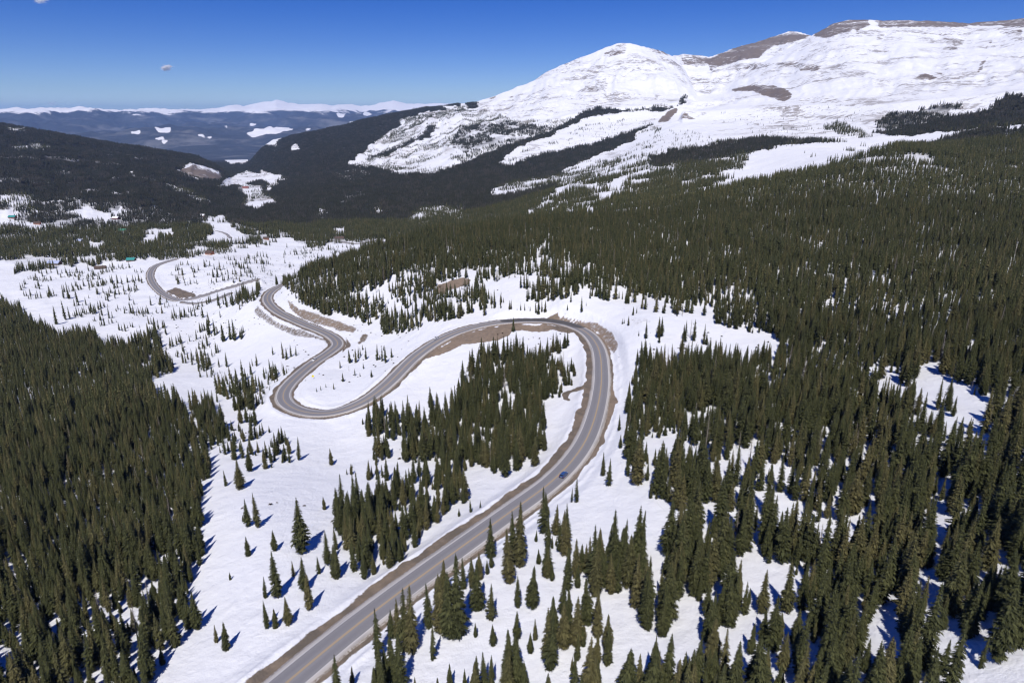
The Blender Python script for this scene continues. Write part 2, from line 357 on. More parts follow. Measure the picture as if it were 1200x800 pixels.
COVER = blank()
fill(COVER, [(-100,112),(0,138),(120,158),(200,170),(262,186),(330,148),(400,140),(470,126),(540,120),(540,126),(450,158),(414,194),(480,205),(600,225),(650,205),(700,190),(740,215),(700,240),(600,262),(440,284),(330,290),(-100,330)], 1)
fill(COVER, [(596,222),(660,200),(690,188),(720,180),(735,172),(748,160),(762,150),(775,150),(770,165),(745,185),(715,192),(680,212),(650,240),(610,262),(590,262)], .45)
fill(COVER, [(690,188),(735,170),(748,158),(770,152),(765,168),(745,182),(715,190)], .06)
FOREST = [
 # far left ridges
 ([(-100,120),(0,145),(60,154),(120,166),(160,172),(200,178),(252,193),(270,208),(287,230),(291,247),(300,256),(230,262),(130,236),(0,232),(-100,235)], 1),
 ([(3,149),(28,150),(29,155),(16,155)], .25), ([(14,171),(32,172),(30,176),(16,175)], .5), ([(35,168),(62,172),(62,177),(38,175)], .75), ([(0,178),(60,182),(140,190),(140,194),(60,188),(0,184)], .86), ([(60,200),(150,205),(220,212),(150,210),(60,206)], .88), ([(0,206),(70,212),(70,216),(0,212)], .88), ([(120,176),(190,186),(190,189),(120,180)], .88), ([(90,222),(160,224),(160,229),(90,226)], .8),
 ([(208,199),(225,193),(248,199),(260,205),(258,211),(240,212),(222,206)], .12), ([(194,216),(215,220),(232,226),(232,230),(212,225)], .55), ([(222,230),(240,232),(250,238),(240,238)], .6),
 ([(151,201),(156,201),(156,206),(151,206)], 0),
 # dark shoulder behind the valley
 ([(545,124),(500,127),(430,140),(400,148),(340,158),(306,173),(284,198),(268,207),(300,214),(330,204),(400,196),(414,192),(450,158),(480,142),(505,133),(540,127)], 1),
 ([(318,164),(330,160),(322,170),(312,170)], .55), ([(340,172),(350,168),(352,173),(342,178)], .6),
 ([(320,168),(330,170),(322,178)], .8),
 # steep snowy flank with open forest
 ([(408,194),(450,158),(480,143),(510,130),(560,126),(600,142),(650,142),(690,134),(640,158),(600,175),(560,194),(520,204),(450,198)], .42),
 ([(470,140),(500,130),(512,134),(480,152),(455,168)], .55), ([(500,152),(512,146),(505,160),(470,175),(440,186),(425,188),(450,178),(480,165)], .93),
 ([(540,150),(600,143),(650,148),(610,172),(560,192),(535,186),(525,176)], .8), ([(520,125),(548,124),(556,130),(545,132),(525,131)], .6), ([(545,121),(560,121),(560,128),(547,128)], .97),
 ([(500,178),(530,172),(545,182),(520,185),(500,186)], .1), ([(470,202),(500,190),(528,182),(534,190),(505,200)], .03), ([(449,188),(468,174),(482,178),(470,184)], .12), ([(412,190),(428,180),(428,184),(416,191)], .05),
 ([(525,185),(545,188),(560,178),(620,164),(600,178),(545,196)], .75),
 # valley forest and the long dark slope
 ([(291,247),(302,222),(318,214),(345,207),(400,197),(440,196),(468,204),(505,203),(535,194),(590,172),(640,156),(668,140),(680,132),(700,127),(725,127),(740,129),(795,124),(805,110),(806,114),(800,124),(780,130),(735,131),(700,136),(665,148),(640,162),(610,172),(585,190),(600,192),(640,179),(700,167),(740,153),(765,146),(748,156),(742,166),(700,183),(660,200),(650,225),(600,268),(440,282),(330,288),(291,262)], 1),
 ([(608,180),(640,166),(660,155),(690,146),(735,140),(700,160),(650,173),(612,186)], .14), ([(590,190),(615,176),(630,178),(600,190)], .35),
 ([(575,222),(600,214),(640,208),(660,205),(655,215),(620,224),(580,230)], .55), ([(475,262),(490,245),(520,240),(545,246),(540,256),(500,262)], .6),
 ([(394,202),(420,198),(440,205),(420,212),(400,212)], .82), ([(400,228),(428,222),(430,230),(404,236)], .85), ([(374,246),(382,244),(380,256),(375,257)], .2), ([(440,242),(447,242),(447,250),(441,250)], .2), ([(396,268),(410,268),(410,276),(398,277)], .25),
 # the open valley floor
 ([(254,220),(262,212),(284,203),(310,201),(330,206),(328,211),(312,214),(300,214),(282,219),(262,221)], .06), ([(282,219),(290,217),(308,219),(312,230),(322,238),(300,244),(286,243),(288,235),(283,227)], .22), ([(286,237),(316,234),(320,239),(288,244)], .02), ([(314,212),(338,209),(322,217),(316,228),(322,234),(318,236),(312,220)], .35),
 ([(263,186),(268,182),(298,181),(291,186),(284,193),(272,194)], .03),
 # low wooded hills with cabins
 ([(-100,236),(0,232),(60,232),(130,236),(230,252),(290,266),(350,272),(400,283),(392,287),(330,293),(290,298),(262,301),(240,299),(212,305),(170,306),(130,308),(100,309),(40,313),(0,320),(-100,330)], .84),
 ([(86,246),(100,244),(130,252),(140,246),(148,246),(148,254),(120,260),(92,255)], .08), ([(-100,245),(18,247),(25,258),(48,264),(60,268),(40,276),(20,266),(-100,280)], .35), ([(0,228),(40,228),(35,240),(48,255),(30,250),(0,240)], .5),
 ([(242,254),(262,254),(268,270),(290,280),(282,286),(262,282),(246,286),(250,272),(242,262)], .12), ([(216,293),(240,290),(300,286),(330,292),(300,300),(240,302),(218,302)], .3), ([(100,283),(122,285),(118,292),(104,292)], .1), ([(168,272),(202,268),(205,276),(170,282)], .2), ([(-100,304),(10,304),(25,314),(0,322),(-100,324)], .2), ([(300,284),(345,276),(360,286),(330,292)], .35),
 # benches and dark woods under the mountain
 ([(640,250),(662,222),(690,198),(715,191),(760,183),(800,174),(845,166),(880,163),(930,163),(985,166),(960,169),(925,169),(895,176),(884,186),(868,207),(800,228),(750,240)], .6),
 ([(760,184),(800,175),(845,167),(900,163),(985,166),(930,170),(895,175),(880,180),(820,190),(770,196)], .93),
 ([(880,180),(920,170),(1025,166),(1010,182),(960,192),(920,204),(868,208)], .03),
 ([(962,150),(985,144),(1000,152),(1022,158),(1020,165),(990,160)], .75), ([(1028,144),(1048,134),(1080,128),(1112,121),(1126,124),(1122,130),(1110,136),(1060,150),(1030,152)], .85), ([(1022,156),(1060,150),(1110,137),(1160,128),(1164,118),(1192,108),(1200,114),(1300,112),(1300,140),(1150,150),(1060,160)], 1), ([(1110,132),(1128,129),(1125,134),(1112,136)], 0),
 # the near spur and the big hillside
 ([(1300,130),(1200,148),(1150,153),(1050,172),(980,192),(900,212),(750,240),(600,263),(500,277),(430,293),(350,325),(285,348),(276,358),(300,350),(312,338),(326,334),(340,346),(352,358),(380,366),(420,372),(440,384),(452,393),(470,396),(490,386),(530,372),(600,358),(660,352),(700,356),(760,366),(820,380),(900,396),(1000,405),(1300,410)], .92),
 ([(880,240),(1000,225),(1200,200),(1300,200),(1300,300),(900,300)], .96),
 ([(410,350),(440,332),(480,318),(560,312),(650,306),(700,312),(715,350),(660,355),(600,362),(520,377),(480,393),(455,394),(430,380)], .6),
 ([(500,345),(512,326),(545,312),(560,330),(540,350)], .3), ([(566,350),(575,335),(600,332),(612,350),(580,358)], .06), ([(620,310),(636,285),(650,285),(645,320),(628,340)], .5), ([(440,350),(470,330),(490,340),(480,360),(455,368)], .3),
 ([(660,352),(700,350),(740,362),(800,372),(850,382),(900,388),(912,402),(896,420),(850,408),(790,400),(740,392),(700,372)], .06), ([(700,345),(760,350),(850,365),(900,378),(850,380),(780,368),(720,360)], .5),
 # right foreground forest
 ([(742,424),(780,420),(850,424),(890,428),(915,405),(1000,402),(1300,400),(1300,840),(392,840),(430,775),(470,735),(520,700),(560,676),(600,650),(640,622),(690,600),(724,565),(732,520),(735,460)], .82),
 ([(900,470),(1060,455),(1300,440),(1300,560),(900,560)], .76),
 ([(770,560),(900,545),(1050,560),(1300,560),(1300,840),(780,840),(760,700)], .71),
 ([(400,840),(436,778),(478,735),(530,700),(570,672),(620,640),(660,606),(690,590),(716,565),(728,590),(715,640),(735,700),(760,760),(760,800),(700,840)], .38),
 ([(560,760),(620,745),(700,690),(740,690),(760,800),(700,840),(540,840)], .66), ([(640,640),(690,610),(720,620),(740,690),(700,700),(660,690)], .72),
 ([(700,560),(722,540),(738,560),(735,620),(715,650),(690,640)], .35),
 ([(1066,445),(1090,440),(1120,452),(1166,470),(1158,492),(1140,512),(1118,498),(1080,478)], 0), ([(1140,470),(1200,450),(1230,470),(1180,490)], .5),
 ([(1078,742),(1096,738),(1130,748),(1160,765),(1200,775),(1300,790),(1300,840),(1130,840),(1090,790)], .05), ([(1010,735),(1050,728),(1055,755),(1015,760)], .08),
 ([(888,700),(900,668),(914,650),(918,668),(908,702),(892,720)], 0), ([(870,640),(885,620),(892,640),(878,660)], 0), ([(690,752),(735,735),(770,745),(765,775),(710,790)], .08), ([(790,715),(812,700),(825,730),(808,760),(792,745)], .08), ([(858,735),(880,715),(890,750),(868,775)], .12), ([(756,618),(770,610),(772,650),(760,652)], 0), ([(986,590),(1000,575),(1006,600),(992,610)], 0),
 ([(1085,560),(1110,570),(1120,600),(1100,600)], .15), ([(940,720),(960,715),(962,745),(945,745)], .2),
 # left foreground forest
 ([(-100,340),(0,352),(20,362),(36,378),(60,385),(72,398),(110,398),(130,404),(160,398),(180,392),(192,398),(200,424),(196,436),(178,440),(170,452),(190,476),(206,470),(214,490),(226,500),(236,530),(244,552),(236,575),(240,600),(236,640),(224,668),(232,690),(226,716),(208,742),(190,770),(176,840),(-100,840)], 1),
 ([(60,388),(78,395),(76,402),(62,400)], .3), ([(96,424),(106,420),(108,432),(98,432)], .0), ([(118,416),(126,420),(122,428)], 0), ([(172,402),(180,404),(178,416),(173,412)], 0),
 ([(90,712),(135,700),(150,690),(175,676),(185,690),(165,735),(120,760),(95,740)], .62), ([(0,770),(28,765),(24,800),(0,840)], .2),
 ([(222,480),(232,472),(256,474),(262,500),(258,520),(252,532),(238,528),(228,505)], 1),
 ([(250,458),(290,452),(312,466),(300,484),(280,478),(262,470)], .75), ([(220,430),(236,424),(248,436),(236,440)], .6),
 ([(262,500),(286,494),(310,505),(345,508),(366,520),(360,534),(340,540),(322,556),(305,560),(292,552),(284,560),(270,552),(262,535)], .42),
 # wood inside the bend
 ([(428,492),(450,486),(490,492),(516,470),(540,450),(560,432),(600,414),(640,408),(664,405),(660,418),(672,440),(668,452),(655,460),(650,478),(640,500),(648,522),(636,545),(610,556),(585,566),(560,552),(552,545),(548,566),(555,575),(540,590),(528,600),(510,612),(490,640),(468,660),(440,680),(405,690),(392,675),(380,655),(396,630),(408,590),(425,560),(440,540),(445,515)], .79),
 ([(540,575),(548,556),(568,566),(575,580),(555,592),(540,598)], .02), ([(460,520),(475,512),(482,540),(470,556),(460,545)], .25), ([(640,470),(655,460),(660,485),(648,520),(636,545),(636,500)], .1),
 ([(416,530),(430,520),(436,545),(420,575),(410,570)], .3),
]
for poly, v in FOREST:
    fill(COVER, poly, v)
    ys_ = [p[1] for p in poly]
    if v <= .3 and min(ys_) > 395 and max(ys_) - min(ys_) < 90:
        for sh_ in ((10, 20) if min(ys_) < 560 else (16, 34, 50)):
            fill(COVER, [(p[0], p[1] + sh_) for p in poly], max(v, .12))
# open snow with a thin sprinkle of young trees
SPR = blank()
for poly, v in [
 ([(20,325),(100,315),(170,312),(200,356),(290,350),(290,385),(310,400),(330,420),(310,450),(250,455),(215,425),(160,390),(80,380),(30,350)], .17),
 ([(215,310),(300,300),(420,285),(380,305),(300,330),(240,335),(195,335),(185,318)], .13),
 ([(250,400),(320,410),(360,440),(340,470),(300,490),(260,470),(240,440)], .16), ([(400,420),(440,400),(480,405),(460,430),(400,470),(370,462)], .02),
 ([(430,380),(470,398),(430,425),(400,395)], .03), ([(560,300),(720,300),(740,400),(480,400),(440,370)], .10),
 ([(720,430),(736,450),(730,540),(700,590),(690,560),(725,480)], .09), ([(340,500),(440,500),(430,560),(380,600),(340,560)], .12),
 ([(940,120),(1010,125),(1020,160),(880,160),(880,140)], .012), ([(840,130),(900,138),(890,150),(840,142)], .015), ([(700,140),(770,140),(700,170),(640,180)], .02), ([(740,165),(800,150),(840,165),(760,182)], .03)]:
    fill(SPR, poly, v)

DIRT = blank()
for poly, v in [
 ([(492,426),(505,410),(522,400),(546,391),(580,381),(640,379),(690,384),(668,389),(640,386),(604,391),(584,399),(566,400),(550,404),(530,407),(508,421)], .85),
 ([(514,340),(525,329),(540,324),(551,327),(546,333),(538,335),(530,342),(519,344)], 1),
 ([(334,348),(350,360),(372,367),(395,374),(417,384),(414,391),(395,386),(372,380),(350,374),(336,362)], .55),
 ([(300,354),(308,364),(330,377),(360,389),(392,401),(388,405),(356,396),(322,384),(298,370)], .5),
 ([(424,390),(432,392),(428,400),(420,402)], .6),
 ([(640,370),(700,376),(720,388),(728,402),(722,414),(712,404),(700,390),(660,376)], .55), ([(632,372),(655,369),(656,374),(640,375)], .9),
 ([(710,446),(720,455),(723,468),(719,490),(708,515),(690,545),(700,505),(708,470)], .9),
 ([(406,393),(413,403),(410,410),(404,416),(407,405)], .7),
 ([(192,340),(212,336),(226,342),(236,346),(214,350)], .7), ([(225,300),(262,298),(300,296),(300,303),(250,306)], .35),
 ([(204,320),(216,318),(220,328),(208,328)], .4),
 ([(662,462),(672,456),(690,447),(692,451),(676,459),(668,466),(670,472),(662,470)], 1),
 ([(736,372),(760,374),(770,382),(745,380)], .35),
 ([(208,199),(225,193),(248,199),(260,205),(258,211),(240,212),(222,206)], .8),
 # bare wind-scoured rock and turf on the mountains
 ([(795,66),(815,63),(832,68),(828,78),(812,80),(800,74)], .62), ([(828,70),(850,60),(880,50),(905,42),(928,36),(950,42),(938,48),(905,56),(888,68),(868,72),(846,78),(832,84)], .85),
 ([(950,42),(975,27),(996,21),(1018,21),(1020,30),(1006,36),(990,38),(968,46)], .85), ([(990,38),(1012,38),(1012,46),(985,46)], .5), ([(1022,22),(1070,22),(1130,25),(1200,20),(1300,18),(1300,30),(1200,33),(1150,31),(1100,33),(1062,32),(1030,34)], .8),
 ([(1095,40),(1120,36),(1142,38),(1132,50),(1120,60),(1104,58),(1108,48)], .55), ([(1024,40),(1038,38),(1040,46),(1026,48)], .55), ([(1160,32),(1200,34),(1200,50),(1180,44)], .55), ([(1165,46),(1158,57),(1152,60),(1160,48)], .7), ([(1145,76),(1160,66),(1152,82),(1146,86)], .7), ([(1055,100),(1100,99),(1100,101),(1055,101)], .6),
 ([(855,105),(880,100),(905,99),(925,106),(929,112),(918,120),(902,114),(880,107),(862,108)], .9), ([(828,104),(850,86),(880,76),(930,71),(950,74),(966,77),(956,85),(938,84),(930,79),(900,80),(870,84),(846,96)], .6),
 ([(1060,93),(1085,85),(1102,92),(1085,95)], .72), ([(1090,85),(1104,84),(1108,90)], .7), ([(1052,114),(1064,113),(1062,118)], .6),
 ([(718,54),(735,48),(734,62),(722,66),(702,72),(690,78),(704,66)], .55), ([(684,95),(712,90),(714,104),(696,107),(684,104)], .6), ([(758,57),(776,57),(784,66),(764,62)], .6), ([(690,77),(698,78),(676,90),(660,95)], .45), ([(626,88),(650,76),(690,62),(688,66),(655,80),(632,92)], .55), ([(766,108),(776,112),(782,120),(766,118)], .5), ([(692,113),(706,113),(702,122),(690,120)], .5), ([(620,98),(640,92),(640,104),(622,106)], .35),
 ([(768,144),(784,130),(796,126),(792,134),(780,144)], .95), ([(796,139),(802,130),(818,141)], .8), ([(878,146),(890,142),(891,149)], .7), ([(800,154),(808,153),(806,157)], .7), ([(586,116),(606,110),(600,116)], .7), ([(568,115),(582,112),(578,117)], .7),
 ([(228,172),(262,171),(262,174),(230,174)], .5), ]:
    fill(DIRT, poly, v)
def ragged(M, k=1.0, seed=5):
    near_ = smooth(170, 420, cgy)
    ax_, ay_ = 3.0 + 7.0 * near_, 1.6 + 5.0 * near_
    sx_ = cgx + k * ax_ * (fbm(cgx / (9 + 16 * near_), cgy / (5 + 9 * near_), 3, seed) * 1.6)
    sy_ = cgy + k * ay_ * (fbm(cgx / (9 + 16 * near_), cgy / (5 + 9 * near_), 3, seed + 50) * 1.6)
    i = np.clip(np.rint((sx_ + 100) / MS), 0, MW - 1).astype(int); j = np.clip(np.rint((sy_ + 40) / MS), 0, MH - 1).astype(int)
    return M[i, j]
CLAY = blank()
for poly in [[(492,428),(520,398),(580,379),(640,378),(660,392),(604,398),(550,412)], [(510,344),(525,326),(553,324),(530,344)], [(330,345),(417,380),(414,394),(336,364)], [(630,369),(700,374),(730,405),(712,418),(680,380)], [(706,440),(726,455),(724,475),(712,515)]]:
    fill(CLAY, poly, 1)
CLAY = blur(CLAY, 3)
COVER = ragged(COVER, 1.0, 5); DIRT = blur(ragged(DIRT, .45, 15), 2)
FARSNOW = blank()
for poly in [[(282,157),(300,152),(325,149),(345,148),(342,152),(318,156),(300,160)], [(403,143),(422,141),(422,145),(405,144)], [(395,134),(408,133),(405,138),(397,137)], [(422,136),(430,129),(440,136)], [(352,151),(366,150),(366,153)],
             [(180,162),(190,160),(192,163),(184,164)], [(183,150),(200,149),(196,155),(184,155)], [(186,166),(197,166),(196,169)], [(150,156),(166,151),(164,155)], [(196,142),(210,139),(206,143)], [(258,147),(266,147),(266,150)], [(232,158),(250,160),(246,163)], [(290,144),(300,144),(298,148)]]:
    fill(FARSNOW, poly, 1)
FARSNOW = blur(ragged(FARSNOW, 1.0, 25), 4)

# attributes on the sheet
PX, PY, DD = project(XX, YY, Hf + CAMZ)
cov_v = look(COVER, PX, PY); dirt_v = look(DIRT, PX, PY) * 1.0; fs_v = look(FARSNOW, PX, PY)
inview = (PX > -95) & (PX < 1295) & (PY > -35) & (PY < 835)
cov_v = np.where(inview, cov_v, 0.6); dirt_v = np.where(inview, dirt_v, 0.0)
# dirt shoulders beside the roads
side = np.zeros(XX.shape); side[ins] = rnear(SIDE, XX[ins], YY[ins])
along = np.zeros(XX.shape); along[ins] = rnear(ALONG, XX[ins], YY[ins])
rid = np.full(XX.shape, 9); rid[ins] = rnear(RID, XX[ins], YY[ins])
hw = np.full(XX.shape, 4.9); hw[ins] = rnear(RHW, XX[ins], YY[ins])
wob = 1.4 * fbm(XX / 9, YY / 9, 4, 61)
wl = 2.5 + 1.1 * wob + 1.0 * smooth(0.34, 0.30, along)        # the wide gritty verge on the valley side
wr = 1.7 + 0.8 * wob
ww = np.where(side > 0, wl, wr)
ww = np.where(rid >= 1, 1.5 + 0.8 * wob, ww)
sh = 1 - smooth(-1.7, 1.0, DV - hw - ww)
dirt_v = np.maximum(dirt_v, sh)

# ------------------------------------------------------------------ materials
def mat(name, rough=0.8):
    m = bpy.data.materials.new(name); m.use_nodes = True
    nt = m.node_tree; b = nt.nodes['Principled BSDF']
    b.inputs['Roughness'].default_value = rough
    b.inputs['Specular IOR Level'].default_value = 0.2
    return m, nt, b
def N(nt, t, **kw):
    n_ = nt.nodes.new(t)
    for k, v in kw.items(): setattr(n_, k, v)
    return n_
def noise(nt, vec, scale, detail=4, rough=0.55, dist=0.0):
    n_ = N(nt, 'ShaderNodeTexNoise'); n_.inputs['Scale'].default_value = scale; n_.inputs['Detail'].default_value = detail
    n_.inputs['Roughness'].default_value = rough; n_.inputs['Distortion'].default_value = dist
    if vec is not None: nt.links.new(vec, n_.inputs['Vector'])
    return n_.outputs['Fac']
def mth(nt, op, a, b=None, clamp=False):
    n_ = N(nt, 'ShaderNodeMath', operation=op); n_.use_clamp = clamp
    for i, v in enumerate([a, b]):
        if v is None: continue
        if isinstance(v, (int, float)): n_.inputs[i].default_value = v
        else: nt.links.new(v, n_.inputs[i])
    return n_.outputs[0]
def rampf(nt, v, a, b, lo=0.0, hi=1.0):
    n_ = N(nt, 'ShaderNodeMapRange', interpolation_type='SMOOTHSTEP')
    nt.links.new(v, n_.inputs['Value']); n_.inputs['From Min'].default_value = a; n_.inputs['From Max'].default_value = b
    n_.inputs['To Min'].default_value = lo; n_.inputs['To Max'].default_value = hi
    return n_.outputs['Result']
def mix(nt, f, a, b):
    n_ = N(nt, 'ShaderNodeMix', data_type='RGBA')
    if isinstance(f, (int, float)): n_.inputs['Factor'].default_value = f
    else: nt.links.new(f, n_.inputs['Factor'])
    for k, v in (('A', a), ('B', b)):
        s = [i for i in n_.inputs if i.name == k and i.type == 'RGBA'][0]
        if isinstance(v, tuple): s.default_value = (*v, 1)
        else: nt.links.new(v, s)
    return [o for o in n_.outputs if o.type == 'RGBA'][0]
def attr(nt, name, typ='GEOMETRY'):
    n_ = N(nt, 'ShaderNodeAttribute', attribute_name=name, attribute_type=typ)
    return n_
def bump(nt, b, h, strength, dist):
    n_ = N(nt, 'ShaderNodeBump'); n_.inputs['Strength'].default_value = strength; n_.inputs['Distance'].default_value = dist
    nt.links.new(h, n_.inputs['Height']); nt.links.new(n_.outputs[0], b.inputs['Normal'])
def simple(name, col, rough=0.7, var=0.25, scale=3.0, metal=0.0, spec=0.3):
    m, nt, b = mat(name, rough)
    tc = N(nt, 'ShaderNodeTexCoord')
    f = noise(nt, tc.outputs['Object'], scale, 4)
    c = mix(nt, f, tuple(x * (1 - var) for x in col), tuple(min(1, x * (1 + var)) for x in col))
    nt.links.new(c, b.inputs['Base Color']); b.inputs['Metallic'].default_value = metal; b.inputs['Specular IOR Level'].default_value = spec
    return m

# ground: snow, dirt and turf, painted shade under far forest
def ground_material(name, far):
    m, nt, b = mat(name, 0.75)
    tc = N(nt, 'ShaderNodeTexCoord'); pos = tc.outputs['Object']
    a = N(nt, 'ShaderNodeAttribute', attribute_name='land'); sep = N(nt, 'ShaderNodeSeparateColor'); nt.links.new(a.outputs['Color'], sep.inputs[0])
    cov, dirt, fsn = sep.outputs[0], sep.outputs[1], sep.outputs[2]
    k = 0.05 if far else 1.0
    n1 = noise(nt, pos, 0.045 * k * 3, 6, 0.62); n2 = noise(nt, pos, 0.35 * k, 6, 0.65); n3 = noise(nt, pos, 1.9 * k, 5, 0.7)
    snow = mix(nt, n1, (0.78, 0.80, 0.84), (0.90, 0.905, 0.92))
    # brown: gravel, turf, clay
    brown = mix(nt, n2, (0.105, 0.084, 0.062), (0.32, 0.25, 0.185))
    brown = mix(nt, rampf(nt, n1, 0.42, 0.62), brown, (0.15, 0.125, 0.098))
    brown = mix(nt, mth(nt, 'MULTIPLY', a.outputs['Alpha'], rampf(nt, mth(nt, 'ADD', mth(nt, 'MULTIPLY', n1, .5), mth(nt, 'MULTIPLY', n2, .5)), .36, .6, .1, .75)), brown, mix(nt, n3, (0.22, 0.155, 0.105), (0.40, 0.31, 0.23)))
    if far:
        brown = mix(nt, n2, (0.12, 0.098, 0.08), (0.26, 0.21, 0.17))
        mp = N(nt, 'ShaderNodeMapping'); mp.inputs['Scale'].default_value = (0.004, 0.004, 0.022); nt.links.new(pos, mp.inputs['Vector'])
        st = noise(nt, mp.outputs[0], 1.0, 9, 0.72, 0.6)
        mp2 = N(nt, 'ShaderNodeMapping'); mp2.inputs['Scale'].default_value = (0.03, 0.045, 0.09); nt.links.new(pos, mp2.inputs['Vector'])
        st2 = noise(nt, mp2.outputs[0], 1.0, 6, 0.7)
        nn = mth(nt, 'ADD', mth(nt, 'MULTIPLY', st2, 0.45), mth(nt, 'MULTIPLY', st, 0.55))
        dm = rampf(nt, mth(nt, 'ADD', mth(nt, 'MULTIPLY', dirt, 0.31), nn), 0.635, 0.735)
        # stones showing through thin snow on the high slopes
        thin = mth(nt, 'MULTIPLY', rampf(nt, nn, 0.50, 0.565, 0.0, 0.75), rampf(nt, noise(nt, pos, 0.0026, 5), 0.42, 0.58))
        dm = mth(nt, 'MAXIMUM', dm, thin)
    else:
        dm = rampf(nt, mth(nt, 'ADD', mth(nt, 'MULTIPLY', dirt, 0.85), mth(nt, 'ADD', mth(nt, 'MULTIPLY', n2, 0.55), mth(nt, 'MULTIPLY', n3, 0.45))), 0.78, 0.98)
        speck = rampf(nt, n3, 0.70, 0.78, 0.0, 0.35)
        dm = mth(nt, 'MAXIMUM', dm, mth(nt, 'MULTIPLY', speck, rampf(nt, n1, 0.5, 0.62)))
    col = mix(nt, dm, snow, brown)
    # ground colour darkened as painted shade, so gaps in far closed forest look dark
    floor_shade = mix(nt, n2, (0.024, 0.024, 0.018), (0.05, 0.048, 0.036))
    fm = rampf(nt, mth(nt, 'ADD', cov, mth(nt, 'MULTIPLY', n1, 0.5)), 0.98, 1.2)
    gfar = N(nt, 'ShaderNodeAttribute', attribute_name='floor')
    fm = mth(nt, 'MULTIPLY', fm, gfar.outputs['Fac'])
    col = mix(nt, fm, col, floor_shade)
    nt.links.new(col, b.inputs['Base Color'])
    mpw = N(nt, 'ShaderNodeMapping'); mpw.inputs['Scale'].default_value = (.16 * k, .05 * k, .1 * k); mpw.inputs['Rotation'].default_value = (0, 0, .5); nt.links.new(pos, mpw.inputs['Vector'])
    drift = noise(nt, mpw.outputs[0], 1.0, 5, .6, .8)
    h = mth(nt, 'ADD', mth(nt, 'ADD', mth(nt, 'MULTIPLY', n1, 2.2), mth(nt, 'MULTIPLY', drift, 1.6)), mth(nt, 'MULTIPLY', n2, 0.35))
    bump(nt, b, h, 0.5, 1.0 / k * (0.8 if not far else 0.6))
    return m
M_GROUND = ground_material('snow_ground', False)
M_MOUNT = ground_material('mountain_snow', True)
# distant basin: wooded hills with snowfields, snow above the tree line
def distant_material():
    m, nt, b = mat('distant_hills', 0.85)
    tc = N(nt, 'ShaderNodeTexCoord'); pos = tc.outputs['Object']
    a = N(nt, 'ShaderNodeAttribute', attribute_name='land'); sep = N(nt, 'ShaderNodeSeparateColor'); nt.links.new(a.outputs['Color'], sep.inputs[0])
    n1 = noise(nt, pos, 0.0009, 9, 0.7); n2 = noise(nt, pos, 0.004, 5, 0.65)
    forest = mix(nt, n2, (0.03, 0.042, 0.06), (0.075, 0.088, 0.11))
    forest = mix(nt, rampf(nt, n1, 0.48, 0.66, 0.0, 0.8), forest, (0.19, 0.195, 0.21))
    ps = N(nt, 'ShaderNodeSeparateXYZ'); nt.links.new(pos, ps.inputs[0])
    th_ = rampf(nt, ps.outputs[0], -19000.0, -9500.0, 0.0, 150.0)
    zz = mth(nt, 'ADD', mth(nt, 'SUBTRACT', ps.outputs[2], th_), mth(nt, 'MULTIPLY', mth(nt, 'SUBTRACT', n1, 0.5), 760.0))
    al = rampf(nt, zz, 70.0, 130.0)
    sn = rampf(nt, mth(nt, 'ADD', sep.outputs[2], mth(nt, 'ADD', mth(nt, 'MULTIPLY', n2, 0.7), mth(nt, 'MULTIPLY', n1, .5))), 0.92, 1.12)
    s = mth(nt, 'MAXIMUM', al, sn)
    col = mix(nt, s, forest, (0.88, 0.88, 0.9))
    nt.links.new(col, b.inputs['Base Color'])
    return m
M_DIST = distant_material()

def foliage(name, dark, light, tip):
    m, nt, b = mat(name, 0.75)
    oi = N(nt, 'ShaderNodeObjectInfo'); tc = N(nt, 'ShaderNodeTexCoord')
    g = N(nt, 'ShaderNodeNewGeometry')
    f = noise(nt, tc.outputs['Object'], 1.3, 3)
    c = mix(nt, rampf(nt, f, 0.3, 0.7), dark, light)
    c2 = mix(nt, rampf(nt, oi.outputs['Random'], 0.55, 1.0, 0.0, 0.7), c, tip)
    hs = N(nt, 'ShaderNodeHueSaturation')
    nt.links.new(c2, hs.inputs['Color'])
    nt.links.new(rampf(nt, g.outputs['Random Per Island'], 0, 1, 0.6, 1.5), hs.inputs['Value'])
    nt.links.new(hs.outputs[0], b.inputs['Base Color'])
    b.inputs['Specular IOR Level'].default_value = 0.12
    return m
M_NEEDLE = foliage('spruce_needles', (0.032, 0.038, 0.016), (0.084, 0.086, 0.034), (0.120, 0.104, 0.046))
M_NEEDLE_FAR = foliage('distant_needles', (0.024, 0.027, 0.017), (0.046, 0.046, 0.029), (0.075, 0.066, 0.052))
M_BARK = simple('bark', (0.11, 0.085, 0.065), 0.9, 0.4, 4)
M_DEAD = simple('dead_wood', (0.23, 0.20, 0.17), 0.9, 0.35, 4)

# ------------------------------------------------------------------ mesh helpers
def new_mesh(name, V, Fq, mats, idx=None, smooth_=False):
    me = bpy.data.meshes.new(name)
    V = np.asarray(V, np.float32)
    if isinstance(Fq, np.ndarray):
        k = Fq.shape[1]; nf = len(Fq)
        me.vertices.add(len(V)); me.vertices.foreach_set('co', V.ravel())
        me.loops.add(nf * k); me.loops.foreach_set('vertex_index', Fq.astype(np.int32).ravel())
        me.polygons.add(nf); me.polygons.foreach_set('loop_start', np.arange(0, nf * k, k, dtype=np.int32))
        me.update(calc_edges=True)
    else:
        me.from_pydata([tuple(map(float, v)) for v in V], [], [tuple(int(i) for i in f) for f in Fq])
    for mm in mats: me.materials.append(mm)
    if idx is not None: me.polygons.foreach_set('material_index', np.asarray(idx, np.int32))
    me.polygons.foreach_set('use_smooth', np.full(len(me.polygons), smooth_, dtype=bool))
    me.validate()
    return me
def link(name, me, parent=None, loc=(0, 0, 0)):
    o = bpy.data.objects.new(name, me); COL.objects.link(o)
    o.location = loc
    if parent is not None: o.parent = parent
    return o
